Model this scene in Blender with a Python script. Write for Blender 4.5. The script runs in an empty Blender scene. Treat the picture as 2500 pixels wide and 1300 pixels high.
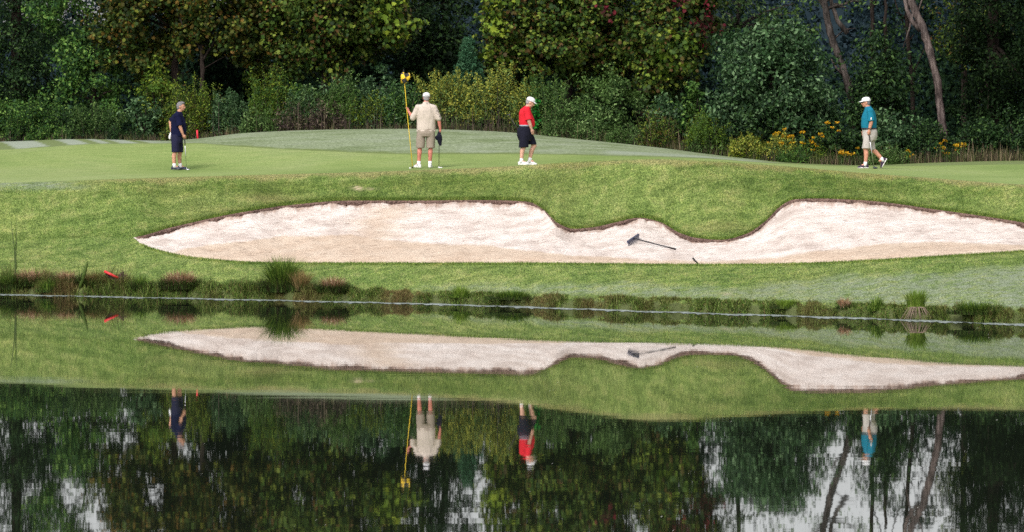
import bpy, bmesh, math, random
import numpy as np
from mathutils import Vector, Matrix, noise as mnoise

R = math.radians
rng = np.random.default_rng(7)
random.seed(7)
S = bpy.context.scene
C = S.collection

# ------------------------------------------------------------------ camera, world, sun, exposure
FPX = 11640.0            # focal length in pixels of a 2500 wide picture
HC = 4.0                 # eye height above the pond
VH = 295.0               # picture row of the horizon
cd = bpy.data.cameras.new('camera')
cd.sensor_width = 36.0
cd.lens = 36.0 * FPX / 2500.0
cd.shift_y = (VH - 650.0) / 2500.0
cd.clip_start = 0.5
cd.clip_end = 5000
cam = bpy.data.objects.new('camera', cd)
cam.location = (0, 0, HC)
cam.rotation_euler = (R(90), 0, 0)
C.objects.link(cam)
S.camera = cam

SUN_EL, SUN_AZ = 44, 205          # degrees; azimuth clockwise from +Y (behind the camera, to its left)
w = bpy.data.worlds.new('World')
S.world = w
w.use_nodes = True
nt = w.node_tree
bg = nt.nodes['Background']
sky = nt.nodes.new('ShaderNodeTexSky')
sky.sky_type = 'NISHITA'
sky.sun_disc = False
sky.sun_elevation = R(SUN_EL)
sky.sun_rotation = R(SUN_AZ)
sky.air_density = 1.0
sky.dust_density = 3.0
hs = nt.nodes.new('ShaderNodeHueSaturation')
hs.inputs['Saturation'].default_value = 0.13
nt.links.new(sky.outputs[0], hs.inputs['Color'])
nt.links.new(hs.outputs[0], bg.inputs['Color'])
bg.inputs['Strength'].default_value = 0.14

sd = bpy.data.lights.new('sun', 'SUN')
sd.energy = 1.2
sd.angle = R(22)
sd.color = (1.0, 0.95, 0.88)
sun = bpy.data.objects.new('sun', sd)
az, el = R(SUN_AZ), R(SUN_EL)
sdir = Vector((math.sin(az) * math.cos(el), math.cos(az) * math.cos(el), math.sin(el)))
sun.rotation_euler = sdir.to_track_quat('Z', 'Y').to_euler()
sun.location = (-40, -40, 60)
C.objects.link(sun)
S.view_settings.view_transform = 'Standard'
S.view_settings.look = 'None'
S.view_settings.gamma = 1
S.view_settings.exposure = 0.78
S.cycles.max_bounces = 6
S.cycles.diffuse_bounces = 3
S.cycles.glossy_bounces = 3
S.cycles.use_denoising = False
S.cycles.sample_clamp_indirect = 4.0

# ------------------------------------------------------------------ helpers
def tag(o, label=None, cat=None, group=None, kind=None):
    if label: o['label'] = label
    if cat: o['category'] = cat
    if group: o['group'] = group
    if kind: o['kind'] = kind
    return o

def thing(name, label, cat, loc=(0, 0, 0), rz=0.0, group=None):
    o = bpy.data.objects.new(name, None)
    o.empty_display_size = 0.2
    o.location = loc
    o.rotation_euler = (0, 0, rz)
    C.objects.link(o)
    return tag(o, label, cat, group)

class MB:
    """collects vertices and faces, builds ONE mesh object"""
    def __init__(self): self.V = []; self.F = []; self.n = 0; self.A = {}
    def add(self, v, f, **attr):
        v = np.asarray(v, float); f = np.asarray(f, np.int64)
        self.V.append(v); self.F.append(f + self.n); self.n += len(v)
        for k, a in attr.items(): self.A.setdefault(k, []).append(np.asarray(a, float))
    def tube(self, pts, rad, n=6, cap=True):
        pts = np.asarray(pts, float); m = len(pts)
        rad = np.broadcast_to(np.asarray(rad, float), (m,))
        tan = np.gradient(pts, axis=0)
        tan /= np.linalg.norm(tan, axis=1)[:, None] + 1e-9
        ref = np.array([0.31, 0.87, 0.21]) if abs(tan[0, 2]) > 0.7 else np.array([0, 0, 1.0])
        a = np.cross(tan, ref); a /= np.linalg.norm(a, axis=1)[:, None] + 1e-9
        b = np.cross(tan, a)
        th = np.arange(n) * 2 * np.pi / n
        v = pts[:, None, :] + rad[:, None, None] * (np.cos(th)[None, :, None] * a[:, None, :] + np.sin(th)[None, :, None] * b[:, None, :])
        i, j = np.meshgrid(np.arange(m - 1), np.arange(n), indexing='ij')
        f = np.stack([i * n + j, i * n + (j + 1) % n, (i + 1) * n + (j + 1) % n, (i + 1) * n + j], -1).reshape(-1, 4)
        self.add(v.reshape(-1, 3), f)
        if cap:
            base = self.n - m * n
            self.F.append(np.array([[base + k for k in range(n)][::-1]])); self.F.append(np.array([[base + (m - 1) * n + k for k in range(n)]]))
    def loft(self, rings):
        rings = np.asarray(rings, float); m, n = rings.shape[:2]
        i, j = np.meshgrid(np.arange(m - 1), np.arange(n), indexing='ij')
        f = np.stack([i * n + j, i * n + (j + 1) % n, (i + 1) * n + (j + 1) % n, (i + 1) * n + j], -1).reshape(-1, 4)
        self.add(rings.reshape(-1, 3), f)
        base = self.n - m * n
        self.F.append(np.array([[base + k for k in range(n)][::-1]])); self.F.append(np.array([[base + (m - 1) * n + k for k in range(n)]]))
    def ell(self, c, r, rot=None, nu=16, nv=10):
        r = np.broadcast_to(np.asarray(r, float), (3,))
        th = np.arange(nu) * 2 * np.pi / nu; ph = np.pi * np.arange(1, nv) / nv
        ring = np.stack([np.outer(np.sin(ph), np.cos(th)), np.outer(np.sin(ph), np.sin(th)), np.outer(np.cos(ph), np.ones(nu))], -1)
        v = np.concatenate([[[0, 0, 1.0]], ring.reshape(-1, 3), [[0, 0, -1.0]]]) * r
        if rot is not None: v = v @ np.asarray(rot).T
        v = v + np.asarray(c, float)
        q = []; t = []
        for i in range(nv - 2):
            for j in range(nu):
                a = 1 + i * nu; q.append([a + j, a + nu + j, a + nu + (j + 1) % nu, a + (j + 1) % nu])
        for j in range(nu):
            t.append([0, 1 + j, 1 + (j + 1) % nu]); l = 1 + (nv - 2) * nu
            t.append([l + j, len(v) - 1, l + (j + 1) % nu])
        b = self.n
        self.add(v, np.array(q)); self.F.append(np.array(t) + b)
    def cap(self, p0, p1, r0, r1, n=14):
        """limb piece with rounded ends"""
        p0 = np.asarray(p0, float); p1 = np.asarray(p1, float)
        self.tube([p0, p0 * .5 + p1 * .5, p1], [r0, (r0 + r1) / 2, r1], n)
        self.ell(p0, r0, nu=n); self.ell(p1, r1, nu=n)
    def box(self, c, s, rot=None):
        v = np.array([[x, y, z] for x in (-.5, .5) for y in (-.5, .5) for z in (-.5, .5)]) * np.asarray(s, float)
        if rot is not None: v = v @ np.asarray(rot).T
        self.add(v + np.asarray(c, float), [[0, 1, 3, 2], [4, 6, 7, 5], [0, 4, 5, 1], [2, 3, 7, 6], [0, 2, 6, 4], [1, 5, 7, 3]])
    def mesh(self, name, smooth=True):
        me = bpy.data.meshes.new(name)
        V = np.concatenate(self.V); me.vertices.add(len(V)); me.vertices.foreach_set('co', V.ravel())
        loops = np.concatenate([f.ravel() for f in self.F]).astype(np.int32)
        tot = np.concatenate([np.full(len(f), f.shape[1], np.int32) for f in self.F])
        me.loops.add(len(loops)); me.loops.foreach_set('vertex_index', loops)
        me.polygons.add(len(tot)); me.polygons.foreach_set('loop_start', np.concatenate([[0], np.cumsum(tot)[:-1]]).astype(np.int32))
        me.polygons.foreach_set('loop_total', tot)
        me.polygons.foreach_set('use_smooth', np.full(len(tot), smooth))
        for k, a in self.A.items():
            at = me.attributes.new(k, 'FLOAT', 'POINT'); at.data.foreach_set('value', np.concatenate(a).astype(np.float32))
        me.update(calc_edges=True); me.validate()
        return me
    def build(self, name, mat, parent=None, smooth=True, label=None):
        o = bpy.data.objects.new(name, self.mesh(name, smooth))
        o.data.materials.append(mat)
        C.objects.link(o)
        if parent is not None: o.parent = parent
        if label: o['label'] = label
        return o
    def skin(self, name, mat, parent=None, vox=0.012, it=4, folds=0.0, fs=9.0, post=None):
        """closed pieces fused into one continuous smooth surface"""
        t = bpy.data.objects.new('tmp', self.mesh('tmp')); C.objects.link(t)
        m = t.modifiers.new('r', 'REMESH'); m.mode = 'VOXEL'; m.voxel_size = vox; m.use_smooth_shade = True
        if it:
            s = t.modifiers.new('s', 'SMOOTH'); s.iterations = it; s.factor = 0.5
        dg = bpy.context.evaluated_depsgraph_get()
        me = bpy.data.meshes.new_from_object(t.evaluated_get(dg))
        old = t.data; bpy.data.objects.remove(t); bpy.data.meshes.remove(old)
        n = len(me.vertices); co = np.empty(n * 3, np.float32); me.vertices.foreach_get('co', co); co = co.reshape(-1, 3)
        if folds:
            no = np.empty(n * 3, np.float32); me.vertices.foreach_get('normal', no); no = no.reshape(-1, 3)
            d = np.array([mnoise.noise(Vector((p[0] * fs, p[1] * fs, p[2] * fs * .55))) + .5 * mnoise.noise(Vector((p[0] * fs * 2.3, p[1] * fs * 2.3, p[2] * fs))) for p in co])
            co = co + no * (d * folds)[:, None]
        if post is not None: co = post(co)
        me.vertices.foreach_set('co', co.astype(np.float32).ravel()); me.update()
        me.name = name; me.materials.clear(); me.materials.append(mat)
        o = bpy.data.objects.new(name, me); C.objects.link(o)
        if parent is not None: o.parent = parent
        return o

# ---------------------------------------------------------------- materials
def new_mat(name):
    m = bpy.data.materials.new(name); m.use_nodes = True
    return m, m.node_tree, m.node_tree.nodes['Principled BSDF']

def ramp(nt, cols, interp='LINEAR', pos=None):
    r = nt.nodes.new('ShaderNodeValToRGB'); r.color_ramp.interpolation = interp
    e = r.color_ramp.elements
    while len(e) < len(cols): e.new(0.5)
    for i, c in enumerate(cols):
        e[i].position = pos[i] if pos else i / max(1, len(cols) - 1 if interp == 'LINEAR' else len(cols))
        e[i].color = (*c, 1)
    return r

def noise_tex(nt, scale, detail=4, rough=.6, vec=None, dims='3D'):
    n = nt.nodes.new('ShaderNodeTexNoise'); n.inputs['Scale'].default_value = scale
    n.inputs['Detail'].default_value = detail; n.inputs['Roughness'].default_value = rough
    if vec is not None: nt.links.new(vec, n.inputs['Vector'])
    return n

def geo_pos(nt, scale=(1, 1, 1)):
    g = nt.nodes.new('ShaderNodeNewGeometry'); mp = nt.nodes.new('ShaderNodeMapping')
    mp.inputs['Scale'].default_value = scale; nt.links.new(g.outputs['Position'], mp.inputs['Vector'])
    return mp.outputs[0]

def mix(nt, fac, a, b, mode='MIX'):
    m = nt.nodes.new('ShaderNodeMix'); m.data_type = 'RGBA'; m.blend_type = mode
    for sock, val in ((0, fac), (6, a), (7, b)):
        if hasattr(val, 'is_linked'): nt.links.new(val, m.inputs[sock])
        elif sock == 0: m.inputs[0].default_value = val
        else: m.inputs[sock].default_value = (*val, 1)
    return m.outputs[2]

def maprange(nt, val, a, b, c=0.0, d=1.0):
    m = nt.nodes.new('ShaderNodeMapRange'); m.inputs[1].default_value = a; m.inputs[2].default_value = b
    m.inputs[3].default_value = c; m.inputs[4].default_value = d; nt.links.new(val, m.inputs[0])
    return m.outputs[0]

def attr(nt, name):
    a = nt.nodes.new('ShaderNodeAttribute'); a.attribute_name = name
    return a.outputs['Fac']

def bump(nt, p, h, strength=.5, dist=.02):
    b = nt.nodes.new('ShaderNodeBump'); b.inputs['Strength'].default_value = strength; b.inputs['Distance'].default_value = dist
    nt.links.new(h, b.inputs['Height']); nt.links.new(b.outputs[0], p.inputs['Normal'])

def plain(name, col, rough=.6, spec=.3, var=.12, scale=30, metal=0.0, bmp=0.0):
    m, t, p = new_mat(name)
    n = noise_tex(t, scale, 3, vec=None)
    tc = t.nodes.new('ShaderNodeTexCoord'); t.links.new(tc.outputs['Object'], n.inputs['Vector'])
    r = ramp(t, [tuple(c * (1 - var) for c in col), tuple(min(1, c * (1 + var)) for c in col)], pos=[.3, .7])
    t.links.new(n.outputs[0], r.inputs[0]); t.links.new(r.outputs[0], p.inputs['Base Color'])
    p.inputs['Roughness'].default_value = rough; p.inputs['Specular IOR Level'].default_value = spec; p.inputs['Metallic'].default_value = metal
    if bmp: bump(t, p, n.outputs[0], bmp, .01)
    return m

def leaf_mat(name, cols, rough=.55, spec=.14, patch=None, pscale=.9, trans=0.15):
    """every leaf its own tint, with looser patches of a second tint through the crown"""
    m, t, p = new_mat(name)
    g = t.nodes.new('ShaderNodeNewGeometry')
    r = ramp(t, cols, 'CONSTANT'); t.links.new(g.outputs['Random Per Island'], r.inputs[0])
    col = r.outputs[0]
    if patch:
        n = noise_tex(t, pscale, 2, vec=geo_pos(t))
        col = mix(t, maprange(t, n.outputs[0], .5, .68), col, patch)
        n2 = t.nodes.new('ShaderNodeMath'); n2.operation = 'FRACT'
        mu = t.nodes.new('ShaderNodeMath'); mu.operation = 'MULTIPLY'; mu.inputs[1].default_value = 7.31
        t.links.new(g.outputs['Random Per Island'], mu.inputs[0]); t.links.new(mu.outputs[0], n2.inputs[0])
        col = mix(t, maprange(t, n2.outputs[0], 0, 1, 0, .5), col, r.outputs[0])
    t.links.new(col, p.inputs['Base Color'])
    p.inputs['Roughness'].default_value = rough; p.inputs['Specular IOR Level'].default_value = spec
    if trans:
        tr = t.nodes.new('ShaderNodeBsdfTranslucent'); t.links.new(col, tr.inputs[0])
        ms = t.nodes.new('ShaderNodeMixShader'); ms.inputs[0].default_value = trans
        out = t.nodes['Material Output']
        t.links.new(p.outputs[0], ms.inputs[1]); t.links.new(tr.outputs[0], ms.inputs[2]); t.links.new(ms.outputs[0], out.inputs[0])
    return m

# ---------------------------------------------------------------- terrain: control lines across the hole
def PX(u, v, d):   # picture point + distance -> place
    return Vector(((u - 1250) / FPX * d, d, HC - (v - VH) / FPX * d))
def U_of(x, y): return 1250 + x / y * FPX
def V_of(z, y): return VH + (HC - z) / y * FPX

def line_vr(pts):      # (u, row seen, row of its reflection in the pond) -> u, distance, height
    o = []
    for u, v, r in pts:
        d = 2 * HC * FPX / ((v - VH) + (r - VH)); o.append((u, d, HC - (v - VH) * d / FPX))
    return np.array(o).T
def line_vd(pts):      # (u, row seen, distance)
    return np.array([(u, d, HC - (v - VH) * d / FPX) for u, v, d in pts]).T

shore = np.array([(u, HC * FPX / (v - VH)) for u, v in ((-800, 700), (0, 719), (650, 733), (1040, 742), (1660, 763), (2100, 777), (2500, 793), (3300, 830))]).T
near = line_vr([(-800, 600, 800), (0, 590, 812), (326, 581, 829), (340, 593, 824), (400, 614, 812), (470, 628, 806), (650, 641, 798), (1000, 642, 815), (1400, 643, 833), (1700, 646, 840), (1850, 645, 845), (2100, 637, 868), (2300, 625, 884), (2500, 612, 893), (2700, 585, 905), (3300, 585, 930)])
far = line_vr([(-800, 600, 800), (0, 590, 812), (326, 580, 830), (420, 556, 848), (600, 518, 883), (700, 503, 890), (850, 491, 903), (1000, 491, 908), (1200, 490, 912), (1290, 494, 913), (1330, 515, 903), (1365, 548, 885), (1400, 560, 872), (1450, 556, 875), (1500, 545, 886), (1560, 533, 897), (1610, 543, 888), (1660, 570, 872), (1700, 582, 866), (1760, 587, 866), (1820, 573, 876), (1870, 540, 904), (1905, 505, 935), (1940, 488, 954), (2000, 486, 957), (2100, 490, 956), (2300, 515, 940), (2500, 545, 925), (2700, 585, 905), (3300, 585, 930)])
crest = line_vr([(-800, 455, 925), (0, 447, 934), (300, 437, 947), (600, 428, 953), (900, 420, 963), (1250, 406, 985), (1450, 393, 1012), (1600, 389, 1027), (1750, 394, 1021), (1900, 405, 1010), (2100, 422, 1000), (2300, 437, 999), (2500, 451, 1000), (3300, 470, 1003)])
mid = np.array([(-800, 121, 2.6), (0, 122, 2.62), (432, 124.2, 2.71), (1040, 119.7, 2.80), (1275, 118.2, 2.89), (1600, 118, 2.88), (2120, 118.8, 2.80), (2500, 115, 2.7), (3300, 114, 2.7)]).T
back = line_vd([(-800, 372, 131), (0, 366, 131), (250, 352, 131), (480, 351, 130), (560, 357, 129), (800, 370, 127), (1000, 377, 126), (1250, 377, 125.5), (1480, 381, 125), (1700, 387, 124.5), (1900, 400, 124), (2100, 407, 124), (2500, 402, 122), (3300, 402, 122)])
ridge = line_vd([(-800, 350, 137), (0, 346, 137), (200, 340, 136), (400, 344, 135), (480, 339, 134.5), (600, 325, 134), (800, 317, 133.5), (1000, 315, 133), (1200, 321, 133), (1400, 339, 132), (1600, 360, 131), (1800, 385, 130), (1950, 399, 129), (2100, 404, 128.5), (2300, 397, 128), (2500, 393, 127.5), (3300, 393, 127)])

cols_u = np.unique(np.concatenate([np.array([-30000, -20000, -12000, -7000, -4000, -2500, -1600, -1100, -800, -600, -450, -350, -275]), np.arange(-200, 2701, 9.0), np.array([326.0]), np.array([2775, 2850, 2950, 3100, 3300, 3700, 4500, 6000, 9000, 14000, 22000, 32000])]))
def smooth_line(L):
    """interpolate a control line with a little easing between points"""
    u = cols_u; d = pchip1(L[0], L[1], u); z = pchip1(L[0], L[2], u)
    return d, z
def pchip_m(h, de):
    m = np.zeros((len(h) + 1,) + h.shape[1:])
    m[0] = de[0]; m[-1] = de[-1]
    a = de[:-1]; b = de[1:]; w1 = 2 * h[1:] + h[:-1]; w2 = h[1:] + 2 * h[:-1]
    with np.errstate(divide='ignore', invalid='ignore'):
        hm = (w1 + w2) / (w1 / a + w2 / b)
    m[1:-1] = np.where(a * b > 0, hm, 0.0)
    return np.nan_to_num(m)
def pchip1(xk, yk, x):
    h = np.diff(xk); de = np.diff(yk) / h; m = pchip_m(h, de)
    x = np.clip(x, xk[0], xk[-1]); i = np.clip(np.searchsorted(xk, x) - 1, 0, len(h) - 1)
    t = (x - xk[i]) / h[i]
    return (2*t**3-3*t**2+1)*yk[i] + (t**3-2*t**2+t)*h[i]*m[i] + (-2*t**3+3*t**2)*yk[i+1] + (t**3-t**2)*h[i]*m[i+1]

sh_d = pchip1(shore[0], shore[1], cols_u)
n_d, n_z = smooth_line(near); f_d, f_z = smooth_line(far); c_d, c_z = smooth_line(crest)
m_d, m_z = smooth_line(mid); b_d, b_z = smooth_line(back); r_d, r_z = smooth_line(ridge)
f_d = np.maximum(f_d, n_d + .02)
closed = (cols_u <= 326) | (cols_u >= 2700)
f_d[closed] = n_d[closed] + .02; f_z[closed] = n_z[closed] + .006
one = np.ones_like(cols_u)
wig = .12 * np.sin(cols_u * .031) + .09 * np.sin(cols_u * .083 + 1) + .05 * np.sin(cols_u * .21)
sh2 = sh_d + wig
KD = np.stack([sh_d - 8, sh2 - .15, sh2 + .22, sh2 + .9, n_d, f_d, c_d, m_d, b_d, r_d, r_d + 5, r_d + 45, 0 * one + 330, 0 * one + 2500])
KZ = np.stack([-1.6 * one, -.12 * one, .16 * one, .30 * one, n_z, f_z, c_z, m_z, b_z, r_z, r_z - .25, r_z - 1.6, 1.0 * one, 3.0 * one])
NEAR, FARL, CREST, MID, BACK, RIDGE = 4, 5, 6, 7, 8, 9
KH = np.diff(KD, axis=0); KM = pchip_m(KH, np.diff(KZ, axis=0) / KH)
_in = (cols_u >= -200) & (cols_u <= 2701); _w = np.exp(-(np.arange(-14, 15) / 6.0) ** 2); _w /= _w.sum()
for _k in (NEAR, FARL): KM[_k, _in] = np.convolve(np.pad(KM[_k, _in], 14, mode='edge'), _w, 'valid')

def seg_rows(k, n, cs=slice(None)):
    """rows k..k+1 of the ground: arrays (n+1, columns) of x, y, z"""
    t = np.linspace(0, 1, n + 1)[:, None]
    y = KD[k][cs] + t * KH[k][cs]
    z = (2*t**3-3*t**2+1)*KZ[k][cs] + (t**3-2*t**2+t)*KH[k][cs]*KM[k][cs] + (-2*t**3+3*t**2)*KZ[k+1][cs] + (t**3-t**2)*KH[k][cs]*KM[k+1][cs]
    return (cols_u[cs] - 1250) / FPX * y, y, z

def gz(u, y):
    """ground height on picture column(s) u at distance(s) y"""
    u = np.atleast_1d(np.asarray(u, float)); y = np.broadcast_to(np.atleast_1d(np.asarray(y, float)), u.shape)
    i = np.clip(np.searchsorted(cols_u, u) - 1, 0, len(cols_u) - 2); a = (u - cols_u[i]) / (cols_u[i + 1] - cols_u[i])
    L = lambda K: K[:, i] * (1 - a) + K[:, i + 1] * a
    D = L(KD); Z = L(KZ); M = L(KM)
    k = np.clip((D <= y[None]).sum(0) - 1, 0, len(D) - 2); ar = np.arange(len(u))
    h = D[k + 1, ar] - D[k, ar]; t = np.clip((y - D[k, ar]) / h, 0, 1)
    return (2*t**3-3*t**2+1)*Z[k, ar] + (t**3-2*t**2+t)*h*M[k, ar] + (-2*t**3+3*t**2)*Z[k+1, ar] + (t**3-t**2)*h*M[k+1, ar]
def G(u, d):
    z = float(gz(u, d)[0]); return Vector(((u - 1250) / FPX * d, d, z))
def ridge_d(u): return float(np.interp(u, cols_u, r_d))
def shore_d(u): return float(np.interp(u, cols_u, sh2))

def grid(mb, X, Y, Z, **attr):
    m, n = X.shape; i, j = np.meshgrid(np.arange(m - 1), np.arange(n - 1), indexing='ij')
    f = np.stack([i * n + j, i * n + j + 1, (i + 1) * n + j + 1, (i + 1) * n + j], -1).reshape(-1, 4)
    mb.add(np.stack([X, Y, Z], -1).reshape(-1, 3), f, **{k: a.ravel() for k, a in attr.items()})

def sstep(a, b, x):
    t = np.clip((x - a) / (b - a), 0, 1); return t * t * (3 - 2 * t)
def wob(u, s=1.0, p=0.0):
    return np.sin(u * .013 * s + p) + .6 * np.sin(u * .037 * s + 2 * p + 1) + .4 * np.sin(u * .09 * s + 3 + p)

def dew_front(u, y, z):
    """morning dew on the low lawn by the pond and on the collar at the left"""
    v = V_of(z, y)
    top = np.interp(u, [700, 900, 1100, 1300, 1500, 1700, 1900, 2100, 2300, 2500], [800, 722, 700, 689, 694, 704, 690, 672, 656, 648])
    a = sstep(-9, 16, v - top + 6 * wob(u) + 3 * wob(v * 4, 1, 2)) * sstep(800, 1150, u) * np.interp(u, [800, 1400, 1900, 2500], [.45, .75, .8, 1])
    b = .9 * sstep(230, 90, u + 30 * wob(v * 5)) * sstep(432, 438, v) * sstep(472, 452, v)
    return np.clip(a + b, 0, 1) * (y < 119) * sstep(.5, .95, y - np.interp(u, cols_u, sh2))
def bare(u, y, z):
    v = V_of(z, y)
    nz = 1 + .55 * np.sin(u * .35 + v) + .5 * np.sin(u * .9 - v * 2.1)
    return np.exp(-((u - 872 - (v - 460) * .8) / 12) ** 2 - ((v - 460) / 5) ** 2) * .75 * nz + .35 * nz * np.exp(-((u - 905) / 16) ** 2 - ((v - 462) / 3) ** 2) + .35 * nz * np.exp(-((u - 1770) / 14) ** 2 - ((v - 718) / 4) ** 2)

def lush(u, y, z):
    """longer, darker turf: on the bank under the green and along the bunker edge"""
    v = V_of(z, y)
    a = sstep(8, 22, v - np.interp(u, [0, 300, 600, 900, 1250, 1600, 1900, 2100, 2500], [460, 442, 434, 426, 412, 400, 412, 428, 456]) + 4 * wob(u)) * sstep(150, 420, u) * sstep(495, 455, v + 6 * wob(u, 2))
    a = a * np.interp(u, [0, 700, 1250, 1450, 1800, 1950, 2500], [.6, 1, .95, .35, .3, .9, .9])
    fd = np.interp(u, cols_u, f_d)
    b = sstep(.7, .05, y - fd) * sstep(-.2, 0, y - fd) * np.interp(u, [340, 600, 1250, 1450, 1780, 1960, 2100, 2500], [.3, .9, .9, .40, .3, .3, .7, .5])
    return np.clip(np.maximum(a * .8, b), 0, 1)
def tan_(u, y, z):
    """straw coloured turf along the brow below the green and in a few patches"""
    v = V_of(z, y); cv = np.interp(u, [0, 300, 600, 900, 1250, 1600, 1900, 2100, 2500], [447, 437, 428, 420, 406, 389, 405, 422, 451])
    a = sstep(-4, 3, v - cv) * sstep(16, 5, v - cv + 4 * wob(u, 2)) * sstep(150, 350, u) * .6
    b = .5 * np.exp(-((u - 640 - 2 * (v - 480)) / 90) ** 2 - ((v - 486) / 14) ** 2) + .4 * np.exp(-((u - 560) / 60) ** 2 - ((v - 515) / 12) ** 2) + .35 * np.exp(-((u - 1760) / 80) ** 2 - ((v - 555) / 14) ** 2)
    return np.clip((a + b) * (y < 119), 0, 1)
def soil(u, y): return sstep(.62, .25, y - np.interp(u, cols_u, sh2) + .12 * wob(u, 5))
def grass_nodes(name, blades):
    m, t, p = new_mat(name)
    pos = geo_pos(t, (1, .5, 1))
    big = noise_tex(t, .55, 3, vec=pos); mid_ = noise_tex(t, 3.2, 4, .65, vec=pos); fine = noise_tex(t, 34, 3, .75, vec=geo_pos(t, (1, .22, 1)))
    c1 = ramp(t, [(.108, .168, .042), (.152, .207, .058), (.203, .233, .082)], pos=[.36, .5, .64]); t.links.new(big.outputs[0], c1.inputs[0])
    c2 = ramp(t, [(.064, .106, .026), (.147, .204, .058), (.258, .268, .112)], pos=[.36, .5, .66]); t.links.new(mid_.outputs[0], c2.inputs[0])
    col = mix(t, .5, c1.outputs[0], c2.outputs[0])
    st = noise_tex(t, 1.5, 4, .65, vec=geo_pos(t, (.5, 2.6, 2.6))); cst = ramp(t, [(.74, .78, .68), (1, 1, 1), (1.18, 1.12, 1.1)], pos=[.36, .5, .64]); t.links.new(st.outputs[0], cst.inputs[0])
    col = mix(t, 1, col, cst.outputs[0], 'MULTIPLY')
    col = mix(t, attr(t, 'tan'), col, (.255, .215, .105))
    c3 = ramp(t, [(.30, .36, .26), (.98, 1, .95), (1.7, 1.6, 1.5)], pos=[.35, .5, .66]); t.links.new(fine.outputs[0], c3.inputs[0])
    if blades:
        g = t.nodes.new('ShaderNodeNewGeometry')
        c3 = ramp(t, [(.38, .52, .34), (1.0, 1.15, .85), (1.65, 1.55, 1.25), (.75, .95, .55), (2.0, 1.75, 1.6), (.5, .62, .42), (1.3, 1.4, .95)], 'CONSTANT'); t.links.new(g.outputs['Random Per Island'], c3.inputs[0])
    col = mix(t, 1.0, col, c3.outputs[0], 'MULTIPLY')
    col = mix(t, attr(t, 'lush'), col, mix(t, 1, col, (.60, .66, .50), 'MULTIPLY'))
    dn = noise_tex(t, 9, 4, .75, vec=geo_pos(t, (.35, .45, 1)))
    dm = t.nodes.new('ShaderNodeMath'); dm.operation = 'MULTIPLY'; t.links.new(attr(t, 'dew'), dm.inputs[0]); t.links.new(maprange(t, dn.outputs[0], .38, .58, .12, .95), dm.inputs[1])
    dc = ramp(t, [(.150, .185, .110), (.255, .290, .220)], pos=[.38, .62]); t.links.new(fine.outputs[0], dc.inputs[0])
    col = mix(t, dm.outputs[0], col, dc.outputs[0])
    col = mix(t, attr(t, 'bare'), col, (.42, .33, .23))
    if not blades: col = mix(t, attr(t, 'soil'), col, (.075, .090, .032))
    t.links.new(col, p.inputs['Base Color']); p.inputs['Roughness'].default_value = .75; p.inputs['Specular IOR Level'].default_value = .15
    if not blades: bump(t, p, fine.outputs[0], .6, .03)
    return m
M_ROUGH = grass_nodes('rough_turf', False)
M_BLADE = grass_nodes('grass_blades', True)

# rough: pond bed, bank, lawn, slope between bunker and green
mb = MB()
cs = slice(None)
for k, n in ((0, 3), (1, 4), (2, 4), (3, 26), (5, 30)):
    X, Y, Z = seg_rows(k, n)
    u = np.broadcast_to(cols_u, X.shape)
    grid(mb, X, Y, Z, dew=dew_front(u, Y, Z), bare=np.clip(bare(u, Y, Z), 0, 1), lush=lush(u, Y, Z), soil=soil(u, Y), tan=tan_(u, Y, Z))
for sel in (np.where(cols_u <= 326)[0], np.where(cols_u >= 2699)[0]):
    X, Y, Z = seg_rows(4, 1, slice(sel[0], sel[-1] + 1)); grid(mb, X, Y, Z, dew=0 * X, bare=0 * X, lush=0 * X, soil=0 * X, tan=0 * X)
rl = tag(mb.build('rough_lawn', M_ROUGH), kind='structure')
bm = bmesh.new(); bm.from_mesh(rl.data); bmesh.ops.remove_doubles(bm, verts=bm.verts, dist=.003); bm.to_mesh(rl.data); bm.free()

# putting green
m, t, p = new_mat('green_turf')
n1 = noise_tex(t, .35, 3, vec=geo_pos(t, (.6, .35, 1))); n2 = noise_tex(t, 30, 3, .7, vec=geo_pos(t, (1, .3, 1)))
c = ramp(t, [(.170, .235, .074), (.220, .280, .100), (.240, .290, .122)], pos=[.35, .5, .66]); t.links.new(n1.outputs[0], c.inputs[0])
c2 = ramp(t, [(.72, .76, .66), (1.2, 1.17, 1.15)], pos=[.35, .65]); t.links.new(n2.outputs[0], c2.inputs[0])
n3 = noise_tex(t, 9, 2, .6, vec=geo_pos(t, (.12, .8, 1))); c4 = ramp(t, [(.86, .93, .82), (1.08, 1.05, 1.05)], pos=[.4, .6]); t.links.new(n3.outputs[0], c4.inputs[0])
col = mix(t, 1, mix(t, 1, c.outputs[0], c2.outputs[0], 'MULTIPLY'), c4.outputs[0], 'MULTIPLY')
t.links.new(col, p.inputs['Base Color']); p.inputs['Roughness'].default_value = .8; p.inputs['Specular IOR Level'].default_value = .15
mb = MB()
for k, n in ((6, 16), (7, 14)):
    X, Y, Z = seg_rows(k, n); grid(mb, X, Y, Z)
tag(mb.build('putting_green', m), kind='structure')

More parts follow.
